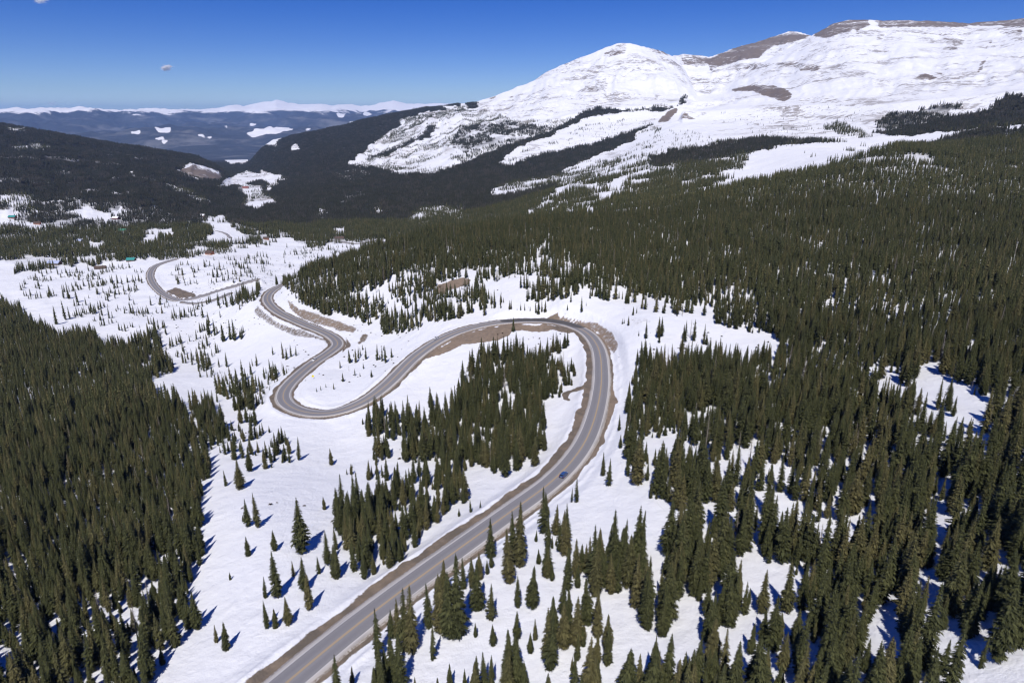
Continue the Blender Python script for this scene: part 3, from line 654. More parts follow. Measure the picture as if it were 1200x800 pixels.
def thing(name, label, cat, loc=(0, 0, 0), rz=0.0, group=None):
    o = bpy.data.objects.new(name, None); COL.objects.link(o)
    o.empty_display_size = 0.5
    o.location = loc; o.rotation_euler = (0, 0, rz); o['label'] = label; o['category'] = cat
    if group: o['group'] = group
    return o

# ------------------------------------------------------------------ build the ground sheet, cut along its ridgelines into named pieces
V = np.stack([XX, YY, Hf + CAMZ], -1)
ii, jj = np.meshgrid(np.arange(NAZ - 1), np.arange(NLR - 1), indexing='ij')
quads = np.stack([ii * NLR + jj, (ii + 1) * NLR + jj, (ii + 1) * NLR + jj + 1, ii * NLR + jj + 1], -1).reshape(-1, 4)
ql = LAY[:-1, :-1].ravel()
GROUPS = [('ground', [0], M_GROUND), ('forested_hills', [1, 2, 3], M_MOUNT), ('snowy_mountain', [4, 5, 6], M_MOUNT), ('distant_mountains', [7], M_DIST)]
land = np.stack([cov_v, dirt_v, fs_v, np.where(inview, look(CLAY, PX, PY), 0)], -1).reshape(-1, 4).astype(np.float32)
floor_v = smooth(1000, 1900, RR).astype(np.float32).ravel()
def put_attrs(me, sel):
    la = me.attributes.new('land', 'FLOAT_COLOR', 'POINT'); la.data.foreach_set('color', land[sel].ravel())
    fa2 = me.attributes.new('floor', 'FLOAT', 'POINT'); fa2.data.foreach_set('value', floor_v[sel])
Vf = V.reshape(-1, 3)
qr = RR[:-1, :-1].ravel()
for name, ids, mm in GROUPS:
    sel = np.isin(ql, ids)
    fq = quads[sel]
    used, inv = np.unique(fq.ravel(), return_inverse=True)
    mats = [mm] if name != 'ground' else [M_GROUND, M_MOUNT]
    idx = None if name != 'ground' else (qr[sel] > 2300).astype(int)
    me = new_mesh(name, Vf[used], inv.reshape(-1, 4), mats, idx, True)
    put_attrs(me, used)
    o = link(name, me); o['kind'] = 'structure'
# the rest of the circle, behind and beside the drone
rl = lr_f[::12]
rim = np.concatenate([[AZ0], np.radians(np.arange(55, 305.1, 5.0)), [2 * math.pi - AZ0]])
aw = np.where(rim > math.pi, rim - 2 * math.pi, rim)
BV = []
for q_ in rim:
    aeq = (q_ if q_ <= math.pi else q_ - 2 * math.pi)
    edge_i = -1 if 0 < aeq else 0
    tt = (q_ - AZ0) / (2 * math.pi - 2 * AZ0)
    h = Hf[-1, ::12] * (1 - tt) + Hf[0, ::12] * tt
    h = np.where(np.exp(rl) > 60000 * .2, np.minimum(h, -100), h)
    if tt <= 0: h = Hf[-1, ::12]
    if tt >= 1: h = Hf[0, ::12]
    r_ = np.exp(rl)
    BV.append(np.stack([r_ * np.sin(q_), r_ * np.cos(q_), h + CAMZ], -1))
BV = np.array(BV); nb, nl = BV.shape[:2]
i2, j2 = np.meshgrid(np.arange(nb - 1), np.arange(nl - 1), indexing='ij')
bq = np.stack([i2 * nl + j2, (i2 + 1) * nl + j2, (i2 + 1) * nl + j2 + 1, i2 * nl + j2 + 1], -1).reshape(-1, 4)
me = new_mesh('surrounding_terrain', BV.reshape(-1, 3), bq, [M_MOUNT], None, True)
la = me.attributes.new('land', 'FLOAT_COLOR', 'POINT'); la.data.foreach_set('color', np.tile(np.array([0.6, 0, 0, 1], np.float32), nb * nl))
o = link('terrain', me); o['kind'] = 'structure'
cap = [(0, 0, CAMZ + float(Hf[:, 0].mean()))] + [tuple(v) for v in np.concatenate([V[::8, 0], BV[1:, 0]])]
me = new_mesh('terrain_cap', np.array(cap), [(0, (k % (len(cap) - 1)) + 1, ((k + 1) % (len(cap) - 1)) + 1) for k in range(len(cap) - 1)], [M_GROUND])
o = link('snow_field', me); o['kind'] = 'structure'

# ------------------------------------------------------------------ road ribbons
def asphalt():
    m, nt, b = mat('asphalt', 0.8)
    ax = N(nt, 'ShaderNodeAttribute', attribute_name='across').outputs['Fac']       # metres from the centre line
    al = N(nt, 'ShaderNodeAttribute', attribute_name='along').outputs['Fac']
    pv = N(nt, 'ShaderNodeAttribute', attribute_name='paved').outputs['Fac']
    tc = N(nt, 'ShaderNodeTexCoord'); pos = tc.outputs['Object']
    cmb = N(nt, 'ShaderNodeCombineXYZ'); nt.links.new(ax, cmb.inputs[0]); nt.links.new(mth(nt, 'MULTIPLY', al, 0.035), cmb.inputs[1])
    streak = noise(nt, cmb.outputs[0], 1.3, 5, 0.6); fine = noise(nt, pos, 2.5, 4); big = noise(nt, pos, 0.05, 4)
    base = mix(nt, streak, (0.215, 0.21, 0.22), (0.32, 0.31, 0.315))
    base = mix(nt, rampf(nt, fine, 0.35, 0.7, 0.0, 0.35), base, (0.20, 0.195, 0.20))
    aab = mth(nt, 'ABSOLUTE', ax)
    # lane wheel paths: darker, salt-pale between
    wp = mth(nt, 'ABSOLUTE', mth(nt, 'SUBTRACT', aab, 1.9))
    base = mix(nt, rampf(nt, wp, 1.3, 0.4, 0.0, 0.45), base, (0.19, 0.188, 0.205))
    # salt-bleached shoulders
    base = mix(nt, mth(nt, 'MULTIPLY', rampf(nt, aab, 3.3, 3.9), rampf(nt, streak, 0.25, 0.55)), base, (0.52, 0.49, 0.46))
    dirty = mth(nt, 'MULTIPLY', rampf(nt, aab, 4.2, 4.85), rampf(nt, fine, 0.35, 0.6))
    base = mix(nt, dirty, base, (0.22, 0.18, 0.145))
    # painted lines
    def line(c, w):
        d = mth(nt, 'ABSOLUTE', mth(nt, 'SUBTRACT', ax, c))
        return rampf(nt, d, w + 0.04, w - 0.04)
    ye = mth(nt, 'MAXIMUM', line(0.16, 0.075), line(-0.16, 0.075)); ye = mth(nt, 'MULTIPLY', ye, pv)
    ye = mth(nt, 'MULTIPLY', ye, rampf(nt, fine, 0.25, 0.45, 0.55, 1.0))
    base = mix(nt, ye, base, (0.56, 0.38, 0.16))
    wh = mth(nt, 'MAXIMUM', line(3.55, 0.075), line(-3.55, 0.075)); wh = mth(nt, 'MULTIPLY', wh, pv)
    base = mix(nt, wh, base, (0.72, 0.71, 0.70))
    wet = N(nt, 'ShaderNodeAttribute', attribute_name='wet').outputs['Fac']
    wet = rampf(nt, mth(nt, 'ADD', wet, mth(nt, 'MULTIPLY', mth(nt, 'SUBTRACT', big, 0.5), 0.6)), 0.4, 0.6)
    base = mix(nt, mth(nt, 'MULTIPLY', wet, 0.8), base, (0.05, 0.05, 0.052))
    nt.links.new(base, b.inputs['Base Color'])
    return m
M_ROAD = asphalt()
def ribbon(name, R, paved, wet_rng=None):
    L = R['line']; T = R['tan']; hw_ = R['hw']
    nrm = np.stack([-T[:, 1], T[:, 0]], 1)
    # left of the direction of travel is positive
    offs = np.array([-hw_ - 0.25, -hw_, -hw_ * .66, -hw_ * .33, 0, hw_ * .33, hw_ * .66, hw_, hw_ + 0.25])
    dz = np.array([-0.5, -0.06, -0.03, 0, 0.03, 0, -0.03, -0.06, -0.5])
    k = len(offs)
    VV = np.zeros((len(L), k, 3))
    jit = 0.25 * fbm(np.arange(len(L)) / 5.0, np.zeros(len(L)), 3, 91)
    for c in range(k):
        of = offs[c] + (np.sign(offs[c]) * jit if c in (0, 1, k - 1, k - 2) else 0)
        VV[:, c, 0] = L[:, 0] + nrm[:, 0] * of; VV[:, c, 1] = L[:, 1] + nrm[:, 1] * of; VV[:, c, 2] = L[:, 2] + CAMZ + dz[c]
    if name in ('valley',):
        VV[..., 2] = np.maximum(VV[..., 2], grid_sample(Hf, VV[..., 0], VV[..., 1]) + CAMZ + 1.5)
    s = np.concatenate([[0], np.cumsum(np.linalg.norm(np.diff(L[:, :2], axis=0), axis=1))])
    a, b_ = np.meshgrid(np.arange(len(L) - 1), np.arange(k - 1), indexing='ij')
    fq = np.stack([a * k + b_, (a + 1) * k + b_, (a + 1) * k + b_ + 1, a * k + b_ + 1], -1).reshape(-1, 4)[:, ::-1]
    me = new_mesh(name, VV.reshape(-1, 3), fq, [M_ROAD], None, True)
    me.attributes.new('across', 'FLOAT', 'POINT').data.foreach_set('value', np.tile(offs * 4.9 / hw_, len(L)).astype(np.float32))
    me.attributes.new('along', 'FLOAT', 'POINT').data.foreach_set('value', np.repeat(s, k).astype(np.float32))
    me.attributes.new('paved', 'FLOAT', 'POINT').data.foreach_set('value', np.full(len(L) * k, paved, np.float32))
    wv = np.zeros((len(L), k), np.float32)
    if wet_rng:
        px_, py_, _ = project(L[:, 0], L[:, 1], L[:, 2] + CAMZ)
        core = smooth(wet_rng[0] - 25, wet_rng[0], px_) * (1 - smooth(wet_rng[1], wet_rng[1] + 25, px_)) * (py_ < 385) * (s < 600)
        wv = core[:, None] * np.array([.3, .3, .4, .5, .75, .95, 1, 1, 1])[::-1][None, :]
    me.attributes.new('wet', 'FLOAT', 'POINT').data.foreach_set('value', wv.ravel().astype(np.float32))
    o = link('road', me); o['kind'] = 'structure'
    return o
ribbon('main', roads['main'], 1.0, (600, 668)); ribbon('lower', roads['lower'], 0.6)
for k_ in ('track', 'valley', 'lot', 'loop'): ribbon(k_, roads[k_], 0.0)

# ------------------------------------------------------------------ conifers
def conifer(seed, hi=2, spread=0.16, gap=0.0, lean=0.0):
    """unit-height spruce: trunk and a crown of drooping sprays; returns (trunk V,F), (crown V,F)"""
    r_ = random.Random(seed)
    TV, TF, CV, CF = [], [], [], []
    ns = {3: 7, 2: 5, 1: 4}.get(hi, 3)
    rings = [(0.0, .013), (0.3, .010), (0.7, .0055), (1.0, .0012)]
    for z, r0 in rings:
        for k in range(ns):
            t = 2 * math.pi * k / ns
            TV.append((r0 * math.cos(t), r0 * math.sin(t), z))
    for q in range(len(rings) - 1):
        for k in range(ns):
            TF.append((q * ns + k, q * ns + (k + 1) % ns, (q + 1) * ns + (k + 1) % ns, (q + 1) * ns + k))
    nw = {3: 30, 2: 19, 1: 10}.get(hi, 5); nbr = {3: 9, 2: 7, 1: 6}.get(hi, 6)
    z0 = r_.uniform(0.03, 0.08)
    bulge = [r_.uniform(0.78, 1.2) for _ in range(6)]
    side_ph = r_.uniform(0, 6.28); side_a = r_.uniform(0.05, 0.22)
    for w_ in range(nw):
        t = (w_ + r_.uniform(-.3, .3)) / nw
        t = min(max(t, 0), .985)
        z = z0 + (1 - z0) * t ** 0.92
        prof = (1 - t) ** 0.82 * (0.62 + 0.38 * min(1, t * 6))
        rad = spread * prof * (bulge[int(t * 5.99)] * .5 + .5 * r_.uniform(.75, 1.2)) + 0.006
        ph = r_.uniform(0, 6.28)
        for k in range(nbr):
            if r_.random() < gap + 0.05: continue
            th = ph + 2 * math.pi * (k + r_.uniform(-.3, .3)) / nbr
            R0 = rad * r_.uniform(.72, 1.2) * (1 + side_a * math.cos(th - side_ph))
            droop = R0 * r_.uniform(.12, .42)
            dz_ = (1 - z0) / nw
            wd = R0 * (0.40 if hi >= 2 else 0.62) + 0.004
            cx_, sx_ = math.cos(th), math.sin(th)
            def pt(rr, off, zz):
                return (rr * cx_ - off * sx_, rr * sx_ + off * cx_, zz)
            b0 = len(CV)
            lift = dz_ * 0.55
            if hi == 3:
                bw = wd * .36
                CV += [pt(0, bw * .4, z + lift), pt(0, -bw * .4, z + lift), pt(R0 * .55, -bw, z + lift * .3 - droop * .25), pt(R0 * .55, bw, z + lift * .3 - droop * .25), pt(R0 * r_.uniform(.95, 1.1), 0, z - droop * .6)]
                CF += [(b0, b0 + 1, b0 + 2, b0 + 3), (b0 + 3, b0 + 2, b0 + 4)]
                for fr_, le in ((.30, .62), (.52, .80), (.74, .66)):
                    for sg in (-1, 1):
                        if r_.random() < .12: continue
                        q0 = len(CV); zz = z + lift * (1 - fr_ * 1.2) - droop * fr_ * .55
                        tip = R0 * fr_ + wd * le * .75
                        CV += [pt(R0 * (fr_ - .09), sg * bw * .5, zz + lift * .15), pt(R0 * (fr_ + .09), sg * bw * .5, zz), pt(tip, sg * wd * le * r_.uniform(.8, 1.1), zz - droop * r_.uniform(.2, .5))]
                        CF.append((q0, q0 + 1, q0 + 2) if sg < 0 else (q0, q0 + 2, q0 + 1))
            else:
                CV += [pt(0, 0, z + lift), pt(R0 * .6, wd * .8, z - droop * .5), pt(R0, 0, z - droop), pt(R0 * .6, -wd * .8, z - droop * .5)]
                CF += [(b0, b0 + 2, b0 + 1), (b0, b0 + 3, b0 + 2)]
    # leader
    b0 = len(CV)
    CV += [(.008, 0, .94), (-.004, .007, .94), (-.004, -.007, .94), (0, 0, 1.02)]
    CF += [(b0, b0 + 1, b0 + 3), (b0 + 1, b0 + 2, b0 + 3), (b0 + 2, b0, b0 + 3)]
    # dense inner foliage round the stem
    nc = 7 if hi >= 2 else 5
    for (za, ra, zb, rb) in [(z0 + .01, spread * .40, .34, spread * .33), (.34, spread * .33, .66, spread * .18), (.66, spread * .18, .97, .004)]:
        b0 = len(CV)
        for zz, r0 in ((za, ra), (zb, rb)):
            for k in range(nc):
                th = 2 * math.pi * k / nc + zz * 3
                q = r0 * r_.uniform(.7, 1.2)
                CV.append((q * math.cos(th), q * math.sin(th), zz + r_.uniform(-.02, .02)))
        for k in range(nc):
            a, b_ = b0 + k, b0 + (k + 1) % nc
            CF.append((a, b_, b0 + nc + (k + 1) % nc)); CF.append((a, b0 + nc + (k + 1) % nc, b0 + nc + k))
    return (np.array(TV), TF), (np.array(CV), CF)

def snag(seed):
    r_ = random.Random(seed)
    TV, TF = [], []
    def tube(p, q, r0, r1, ns=4):
        b0 = len(TV)
        p = Vector(p); q = Vector(q); d = (q - p).normalized(); s = d.orthogonal().normalized(); u = d.cross(s)
        for c, r0_ in ((p, r0), (q, r1)):
            for k in range(ns):
                t = 2 * math.pi * k / ns
                v = c + s * math.cos(t) * r0_ + u * math.sin(t) * r0_
                TV.append(tuple(v))
        for k in range(ns): TF.append((b0 + k, b0 + (k + 1) % ns, b0 + ns + (k + 1) % ns, b0 + ns + k))
    tube((0, 0, 0), (0, 0, 1), .014, .003)
    for w_ in range(22):
        z = .18 + .78 * w_ / 22
        for k in range(3):
            th = r_.uniform(0, 6.28); L_ = .11 * (1 - z) + .025
            tube((0, 0, z), (L_ * math.cos(th), L_ * math.sin(th), z + r_.uniform(-.03, .02)), .004, .0012, 3)
    return np.array(TV), TF

def tree_mesh_joined(name, parts, mats):
    Vs, Fs, idx = [], [], []
    off = 0
    for mi, (v, f) in enumerate(parts):
        Vs.append(v); Fs += [tuple(i + off for i in q) for q in f]; idx += [mi] * len(f); off += len(v)
    return new_mesh(name, np.concatenate(Vs), Fs, mats, idx)

NEAR = []          # (trunk mesh, crown mesh) for individual trees
lib = bpy.data.collections.new('tree_library')
libs = []
def add_lib(name, me):
    o = bpy.data.objects.new(name, me); lib.objects.link(o); libs.append(name); return len(libs) - 1
for k in range(10):
    t, c = conifer(100 + k, 3, spread=[.14, .155, .125, .165, .14, .115, .18, .13, .15, .105][k], gap=[.0, .08, .22, .0, .12, .16, .05, .28, .03, .34][k])
    NEAR.append((new_mesh('trunk', t[0], t[1], [M_BARK]), new_mesh('crown', c[0], c[1], [M_NEEDLE])))
    add_lib('a%02d' % k, tree_mesh_joined('near_conifer', [t, c], [M_BARK, M_NEEDLE]))
for k in range(6):
    t, c = conifer(200 + k, 2, spread=[.135, .155, .115, .17, .14, .125][k], gap=.06)
    add_lib('b%02d' % k, tree_mesh_joined('mid_conifer', [t, c], [M_BARK, M_NEEDLE]))
for k in range(5):
    t, c = conifer(300 + k, 1, spread=[.145, .165, .125, .175, .15][k])
    add_lib('c%02d' % k, tree_mesh_joined('far_conifer', [t, c], [M_BARK, M_NEEDLE]))
# clumps: a dozen far trees in real metres over a 22 m patch
for k in range(5):
    r_ = random.Random(400 + k)
    parts = []
    Vs, Fs, off = [], [], 0
    for q in range(14):
        t, c = conifer(500 + k * 20 + q, 0, spread=r_.uniform(.16, .22))
        h = r_.uniform(8, 15)
        th = r_.uniform(0, 6.28); rr_ = 12.5 * math.sqrt(r_.random())
        v = c[0] * h + np.array([rr_ * math.cos(th), rr_ * math.sin(th), -1.0])
        Vs.append(v); Fs += [tuple(i + off for i in f) for f in c[1]]; off += len(v)
    add_lib('d%02d' % k, new_mesh('conifer_clump', np.concatenate(Vs), Fs, [M_NEEDLE_FAR]))
sv, sf = snag(77)
SNAG = add_lib('e00', new_mesh('dead_snag', sv, sf, [M_DEAD]))
SNAGM = bpy.data.meshes.new('snag')
# low willow and juniper scrub
def scrub(seed):
    r_ = random.Random(seed); V_, F_ = [], []
    for q in range(60):
        th = r_.uniform(0, 6.28); el = r_.uniform(.15, 1.4); L_ = r_.uniform(.5, 1.0)
        d = Vector((math.cos(th) * math.cos(el), math.sin(th) * math.cos(el), math.sin(el) * .75)) * L_
        s = Vector((-math.sin(th), math.cos(th), 0)) * .07
        b0 = len(V_)
        V_ += [(0, 0, 0), tuple(d * .6 + s), tuple(d), tuple(d * .6 - s)]; F_.append((b0, b0 + 1, b0 + 2, b0 + 3))
    return np.array(V_), F_
M_SCRUB = simple('scrub_twigs', (0.075, 0.055, 0.042), 0.9, 0.4, 2)
SCR = []
for k in range(2):
    v, f = scrub(600 + k); SCR.append(add_lib('f%02d' % k, new_mesh('scrub', v, f, [M_SCRUB])))

CABINS = [
 (154,306,12,9,3.4,.1,'W_BROWN','R_TEAL','brown cabin with a bright teal metal roof at the edge of the snow meadow'),
 (64,310,19,10,3.6,-.05,'W_BROWN','R_BLUE','long cabin with a pale blue metal roof behind young trees'),
 (118,315,15,9,2.4,.25,'W_BROWN','R_BROWN','low dark brown cabin out on the snow meadow'),
 (246,298,12,9,3.8,-.3,'W_ORANGE','R_BROWN','orange brown log cabin above the lower road'),
 (312,281,10,8,4.0,.2,'W_ORANGE','R_BROWN','rusty orange cabin among dark trees at the meadow edge'),
 (236,254,18,10,4.2,.0,'W_PINK','R_SNOW','rosy beige house with a snow covered roof on the wooded rise'),
 (144,272,15,10,4.5,.15,'W_GREY','R_GREEN','grey cabin with a green roof deep in the dark trees'),
 (136,257,14,10,4.2,-.1,'W_RED','R_SNOW','red cabin with a snowy roof beside the upper snow clearing'),
 (15,256,14,10,4.2,.1,'W_RED','R_TEAL','red cabin with a teal roof at the far left edge'),
 (200,277,14,10,4.8,-.1,'W_TAN','R_SNOW','tan cabin with a snowy roof among the trees above the road loop'),
 (398,281,18,10,4.2,.05,'W_GREY','R_BROWN','wide grey building with a brown roof at the far end of the meadow'),
 (44,263,12,9,4.0,.2,'W_ORANGE','R_BROWN','small cedar cabin among trees on the left rise'),
 (94,284,11,8,4.2,-.2,'W_GREY','R_BLUE','small grey cabin with a blue roof hidden in the dark trees'),
 (288,221,26,14,5.0,.1,'W_PINK','R_RED','distant rosy house in the white valley clearing')]
KEEPOUT = []
for c_ in CABINS:
    x_, y_, z_ = hit(c_[0], c_[1]); n_ = math.hypot(x_, y_)
    KEEPOUT += [(x_, y_, c_[2] * .5 + 5.5), (x_ - x_ / n_ * 13, y_ - y_ / n_ * 13, c_[2] * .5 + 2), (x_ - x_ / n_ * 26, y_ - y_ / n_ * 26, c_[2] * .5)]
pts = []          # x, y, z, variant, height, rot
def zat(x, y): return grid_sample(Hf, x, y) + CAMZ
def scatter(r0, r1, spacing, lod, hmin, hmax, clump=False, amax=49.0, jitter=.48):
    xs = np.arange(-r1, r1, spacing); ys = np.arange(0, r1, spacing)
    gx_, gy_ = np.meshgrid(xs, ys, indexing='ij')
    x = (gx_ + rng.uniform(-jitter, jitter, gx_.shape) * spacing).ravel(); y = (gy_ + rng.uniform(-jitter, jitter, gy_.shape) * spacing).ravel()
    r = np.hypot(x, y); a = np.arctan2(x, y)
    k = (r > r0) & (r < r1) & (np.abs(a) < math.radians(amax)); x = x[k]; y = y[k]; r = r[k]
    z = zat(x, y)
    px, py, D = project(x, y, z)
    k = (px > -260) & (px < 1460) & (py > -30) & (py < 870)
    x, y, z, px, py, D, r = [q[k] for q in (x, y, z, px, py, D, r)]
    cov = look(COVER, px, py)
    n1 = vnoise(x / 19, y / 19, 51) * .5 + vnoise(x / 6.5, y / 6.5, 52) * .5
    s_ = 1 if r1 < 1200 else 3
    n1 = np.where(r > 1200, vnoise(x / 70, y / 70, 53) * .6 + vnoise(x / 25, y / 25, 54) * .4, n1)
    rk = np.argsort(np.argsort(n1)) / max(len(n1) - 1, 1)          # even share: cover c keeps the share c of the ground
    keep = (rk < cov) | (cov > .97)
    keep &= cov > 0.02
    keep &= rng.random(len(x)) < np.clip(.62 + cov * .4, 0, .97)
    sp = look(SPR, px, py)
    q = (rng.random(len(x)) < sp * 5.0 * np.clip((vnoise(x / 16, y / 16, 57) - .60) * 4, 0, 1) * (spacing / 4.2) ** 2) & (cov < .2)
    if clump: q &= False
    d_ = np.full(len(x), 99.0); m = (x > GX0 + 2) & (x < GX1 - 2) & (y > GY0 + 2) & (y < GY1 - 2)
    d_[m] = rast(DIST, x[m], y[m]) - rnear(RHW, x[m], y[m])
    ok = (keep | q) & (d_ > 4.5)
    for cx_, cy_, cr_ in KEEPOUT: ok &= (x - cx_) ** 2 + (y - cy_) ** 2 > cr_ ** 2
    ok &= look(DIRT, px, py) < .45
    young = q & ~keep
    x, y, z, px, py, D, cov, young, d_ = [v[ok] for v in (x, y, z, px, py, D, cov, young, d_)]
    h = rng.uniform(0, 1, len(x)) ** .9 * (hmax - hmin) + hmin
    h *= .74 + .5 * vnoise(x / 30, y / 30, 58)
    h = np.where(rng.random(len(x)) < .16, h * rng.uniform(.35, .7, len(x)), h)
    h = np.where(cov < .5, h * .8, h)
    h = np.where(young, 1.6 + 10 * rng.random(len(x)) ** 1.5, h)
    h = np.where((d_ < 12) & ~young, h * .75, h)
    return x, y, z, px, py, D, h, cov
NA = 10
cands = []
x, y, z, px, py, D, h, cov = scatter(70, 420, 3.1, 0, 5.5, 15.5)
v = rng.integers(0, 9, len(x))
near = np.stack([x, y, z, v, h, px, py, D], 1)
# no second tree on top of a hand placed one: hand placed trees (base column, row, height in photo pixels)
HAND = [(302,618,43,'tall spruce of a close pair alone on the open snow slope'),(291,617,34,'shorter spruce leaning against its taller twin on the open snow slope'),
 (291,651,24,'small lone spruce in the middle of the open snow slope'),(354,648,65,'tallest solitary spruce on the open snow slope, slim pointed top'),
 (270,679,10,'tiny spruce sapling alone on the bare snow slope'),(265,761,33,'bushy spruce standing alone on the lower snow slope near the road'),(254,752,22,'small spruce tucked beside the bushy lone one low on the slope'),
 (322,645,26,'short spruce just left of the tallest slope tree'),(326,700,56,'tall dense spruce above the small pair on the snow slope'),(311,700,26,'small spruce left of the tall dense one on the snow slope'),
 (313,736,34,'lowest spruce of the small trio on the snow slope beside the road'),(323,735,24,'short right hand companion of the lowest slope spruce'),(338,732,34,'thin spruce right of the lowest small trio on the slope'),
 (363,714,46,'dark spruce nearest the road on the snow slope'),(357,692,40,'narrow spruce directly behind the dark one nearest the road'),(344,675,20,'short spruce under the tallest slope tree'),(374,672,22,'short round spruce at the edge of the bend wood'),(384,662,40,'slender spruce at the outer left edge of the bend wood'),
 (231,737,46,'broad spruce at the outer tip of the left forest, edge on snow'),(222,736,38,'spruce behind the broad one at the tip of the left forest'),(191,778,22,'small spruce standing off the bottom corner of the left forest'),
 (281,573,36,'spruce in front of the clump at the top of the snow slope'),(265,569,20,'small thin spruce left of the clump at the top of the snow slope'),(285,611,9,'sapling beside the close pair on the snow slope'),
 (575,653,46,'slim spruce standing against the right edge of the road'),(571,672,17,'small spruce at the foot of the slim roadside one'),
 (597,682,62,'front spruce of the tall cluster below the road'),(609,663,74,'tallest spruce of the cluster below the road'),(602,660,62,'left spruce of the tall cluster below the road'),
 (638,624,54,'tall spruce whose tip overlaps the road below the blue car'),(661,627,31,'short bushy spruce right of the one overlapping the road'),(651,626,36,'middle spruce of the group below the blue car'),
 (676,588,30,'ragged spruce alone on snow just below the blue car'),(670,588,18,'small spruce beside the ragged one below the blue car'),(628,634,15,'tiny spruce left of the group below the blue car'),(631,660,18,'thin sapling on bare snow under the group below the blue car'),
 (559,714,56,'dark spruce left of a pair on the snow below the road'),(575,726,44,'right hand spruce of the pair on the snow below the road'),(606,712,40,'spruce in the middle of the lower snow patch'),(624,712,50,'taller spruce at the right of the lower snow patch'),
 (557,746,18,'small spruce alone in the lower snow gap'),(578,756,26,'short narrow spruce right of the small one in the lower snow gap'),(627,749,25,'solitary short spruce low on the white gap'),
 (443,770,58,'sparse thin spruce at the very edge of the road bottom'),(483,763,76,'right spruce of the tall twin tips beside the road bottom'),(475,760,72,'left spruce of the tall twin tips beside the road bottom'),
 (518,740,70,'tall narrow spruce in the row below the road bend'),(535,745,95,'tallest tree of the row standing at the road edge'),(527,748,80,'left neighbour of the tallest tree at the road edge'),(507,772,44,'thin grey spruce with few branches in the lower row'),
 (413,800,22,'small spruce at the bottom edge beside the road'),(462,800,60,'bushy spruce in the bottom thicket beside the road'),(470,806,66,'front spruce in the bottom thicket beside the road'),(452,800,44,'left spruce of the bottom thicket beside the road'),
 (1167,774,100,'huge spruce by the open snow at the bottom right corner'),(1148,782,40,'sparse young pine on the snow at the bottom right'),(1104,790,44,'pointed spruce left of the bottom right snow patch'),(640,608,34,'spruce hugging the lower verge of the road left of the car'),
]
MID = [(409,435,8),(402,447,11),(391,456,8),(382,454,5),(371,459,6),(376,457,6),(426,432,8),(416,440,9),(422,441,5),(420,420,14),(429,421,15),(442,422,19),(452,425,21),(448,423,17),(459,419,12),(332,420,20),(341,418,15),(347,417,12),(336,421,14),
       (317,436,16),(312,438,8),(306,459,13),(266,430,18),(257,430,12),(285,447,26),(290,460,22),(262,400,22),(270,398,24),(275,399,26),(245,392,20),(252,393,20),(245,382,18),(238,372,14),(229,371,11),(212,372,13),(205,371,12),(217,370,11),(195,392,13),(236,418,8),(225,418,10),(120,370,14),(128,373,14),(132,373,9),(91,354,16),(81,350,16),(75,350,17),(59,347,14),(66,380,22),(77,375,24),(82,374,16),(168,371,10),(177,358,12),(152,352,8),(127,353,12),(135,350,10),(124,352,8),(115,350,6),(143,333,10),(138,332,12),(132,333,9),(121,335,8),(105,340,7),(46,320,12),(50,324,11),(55,321,10),(68,322,12),(163,330,11),(158,335,7),
       (250,325,11),(245,333,9),(240,313,10),(255,325,13),(268,327,11),(287,320,9),(292,320,9),(258,317,13),(241,312,7),(246,312,8),(231,333,7),(256,358,14),(262,357,12),(266,360,18),(273,358,18),(279,357,12),(271,357,14),(258,361,10)]
def from_pix(px, py, hpx):
    x, y, z = hit(px, py)
    z += CAMZ
    _, y0, d0 = project(x, y, z)
    _, y1, _ = project(x, y, z + 10.0)
    return x, y, z, hpx / max(float(y0 - y1), .05) * 10.0, float(d0)
hand = []
for px_, py_, hp, lb in HAND:
    x_, y_, z_, hh, dd_ = from_pix(px_, py_, hp); hand.append((x_, y_, z_, hh, px_, py_, dd_, lb))
HX = np.array([(q[0], q[1]) for q in hand])
dmin = np.sqrt(((near[:, None, :2] - HX[None]) ** 2).sum(-1)).min(1)
# keep the open snow slope (left of the road) clear of stray trees
near = near[dmin > 3.0]
size = near[:, 4] / near[:, 7] * F
vis = (near[:, 5] > -5) & (near[:, 5] < 1205) & (near[:, 6] - size * .8 < 800)
order = np.argsort(-np.where(vis, size, 0))
n_ind = 298 - len(hand)
ind = near[order[:n_ind]]; rest = near[order[n_ind:]]
def plant(x, y, z, h, var, label, group):
    t = thing('spruce_tree', label, 'tree', (x, y, z - .25), random.uniform(0, 6.28), group)
    w_ = random.uniform(.88, 1.15)
    t.scale = (h * w_, h * w_, h); t.rotation_euler = (random.gauss(0, .025), random.gauss(0, .025), t.rotation_euler[2])
    link('trunk', NEAR[var][0], t); link('crown', NEAR[var][1], t)
    return t
for x_, y_, z_, hh, px_, py_, dd_, lb in hand:
    vv = random.choice((2, 5, 7)) if hp > 55 else random.randrange(9)
    vv = 9 if ('sparse' in lb or 'thin grey' in lb or 'ragged' in lb) else vv
    plant(x_, y_, z_, hh, vv, lb, None)
def stand(px_, py_, h, dd_):
    if px_ < 300:
        if py_ > 720: s = 'in the dense stand filling the lower left corner'
        elif py_ > 640: s = 'in the dense left forest beside the open snow slope' if px_ > 120 else 'deep in the dense forest at the left edge'
        else: s = 'in the upper part of the dense left forest'
    elif px_ < 560 and py_ < 700: s = 'in the wood enclosed by the road bend'
    elif px_ < 700: s = 'in the open stand just below the road'
    elif px_ < 850: s = 'in the lower middle stand right of the road' if py_ > 680 else 'at the left edge of the right hand forest'
    elif px_ < 1030: s = 'in the bottom of the right hand forest' if py_ > 680 else 'in the middle of the right hand forest'
    else: s = 'in the lower right corner of the forest' if py_ > 680 else 'near the right edge above the snow patch corner'
    return s
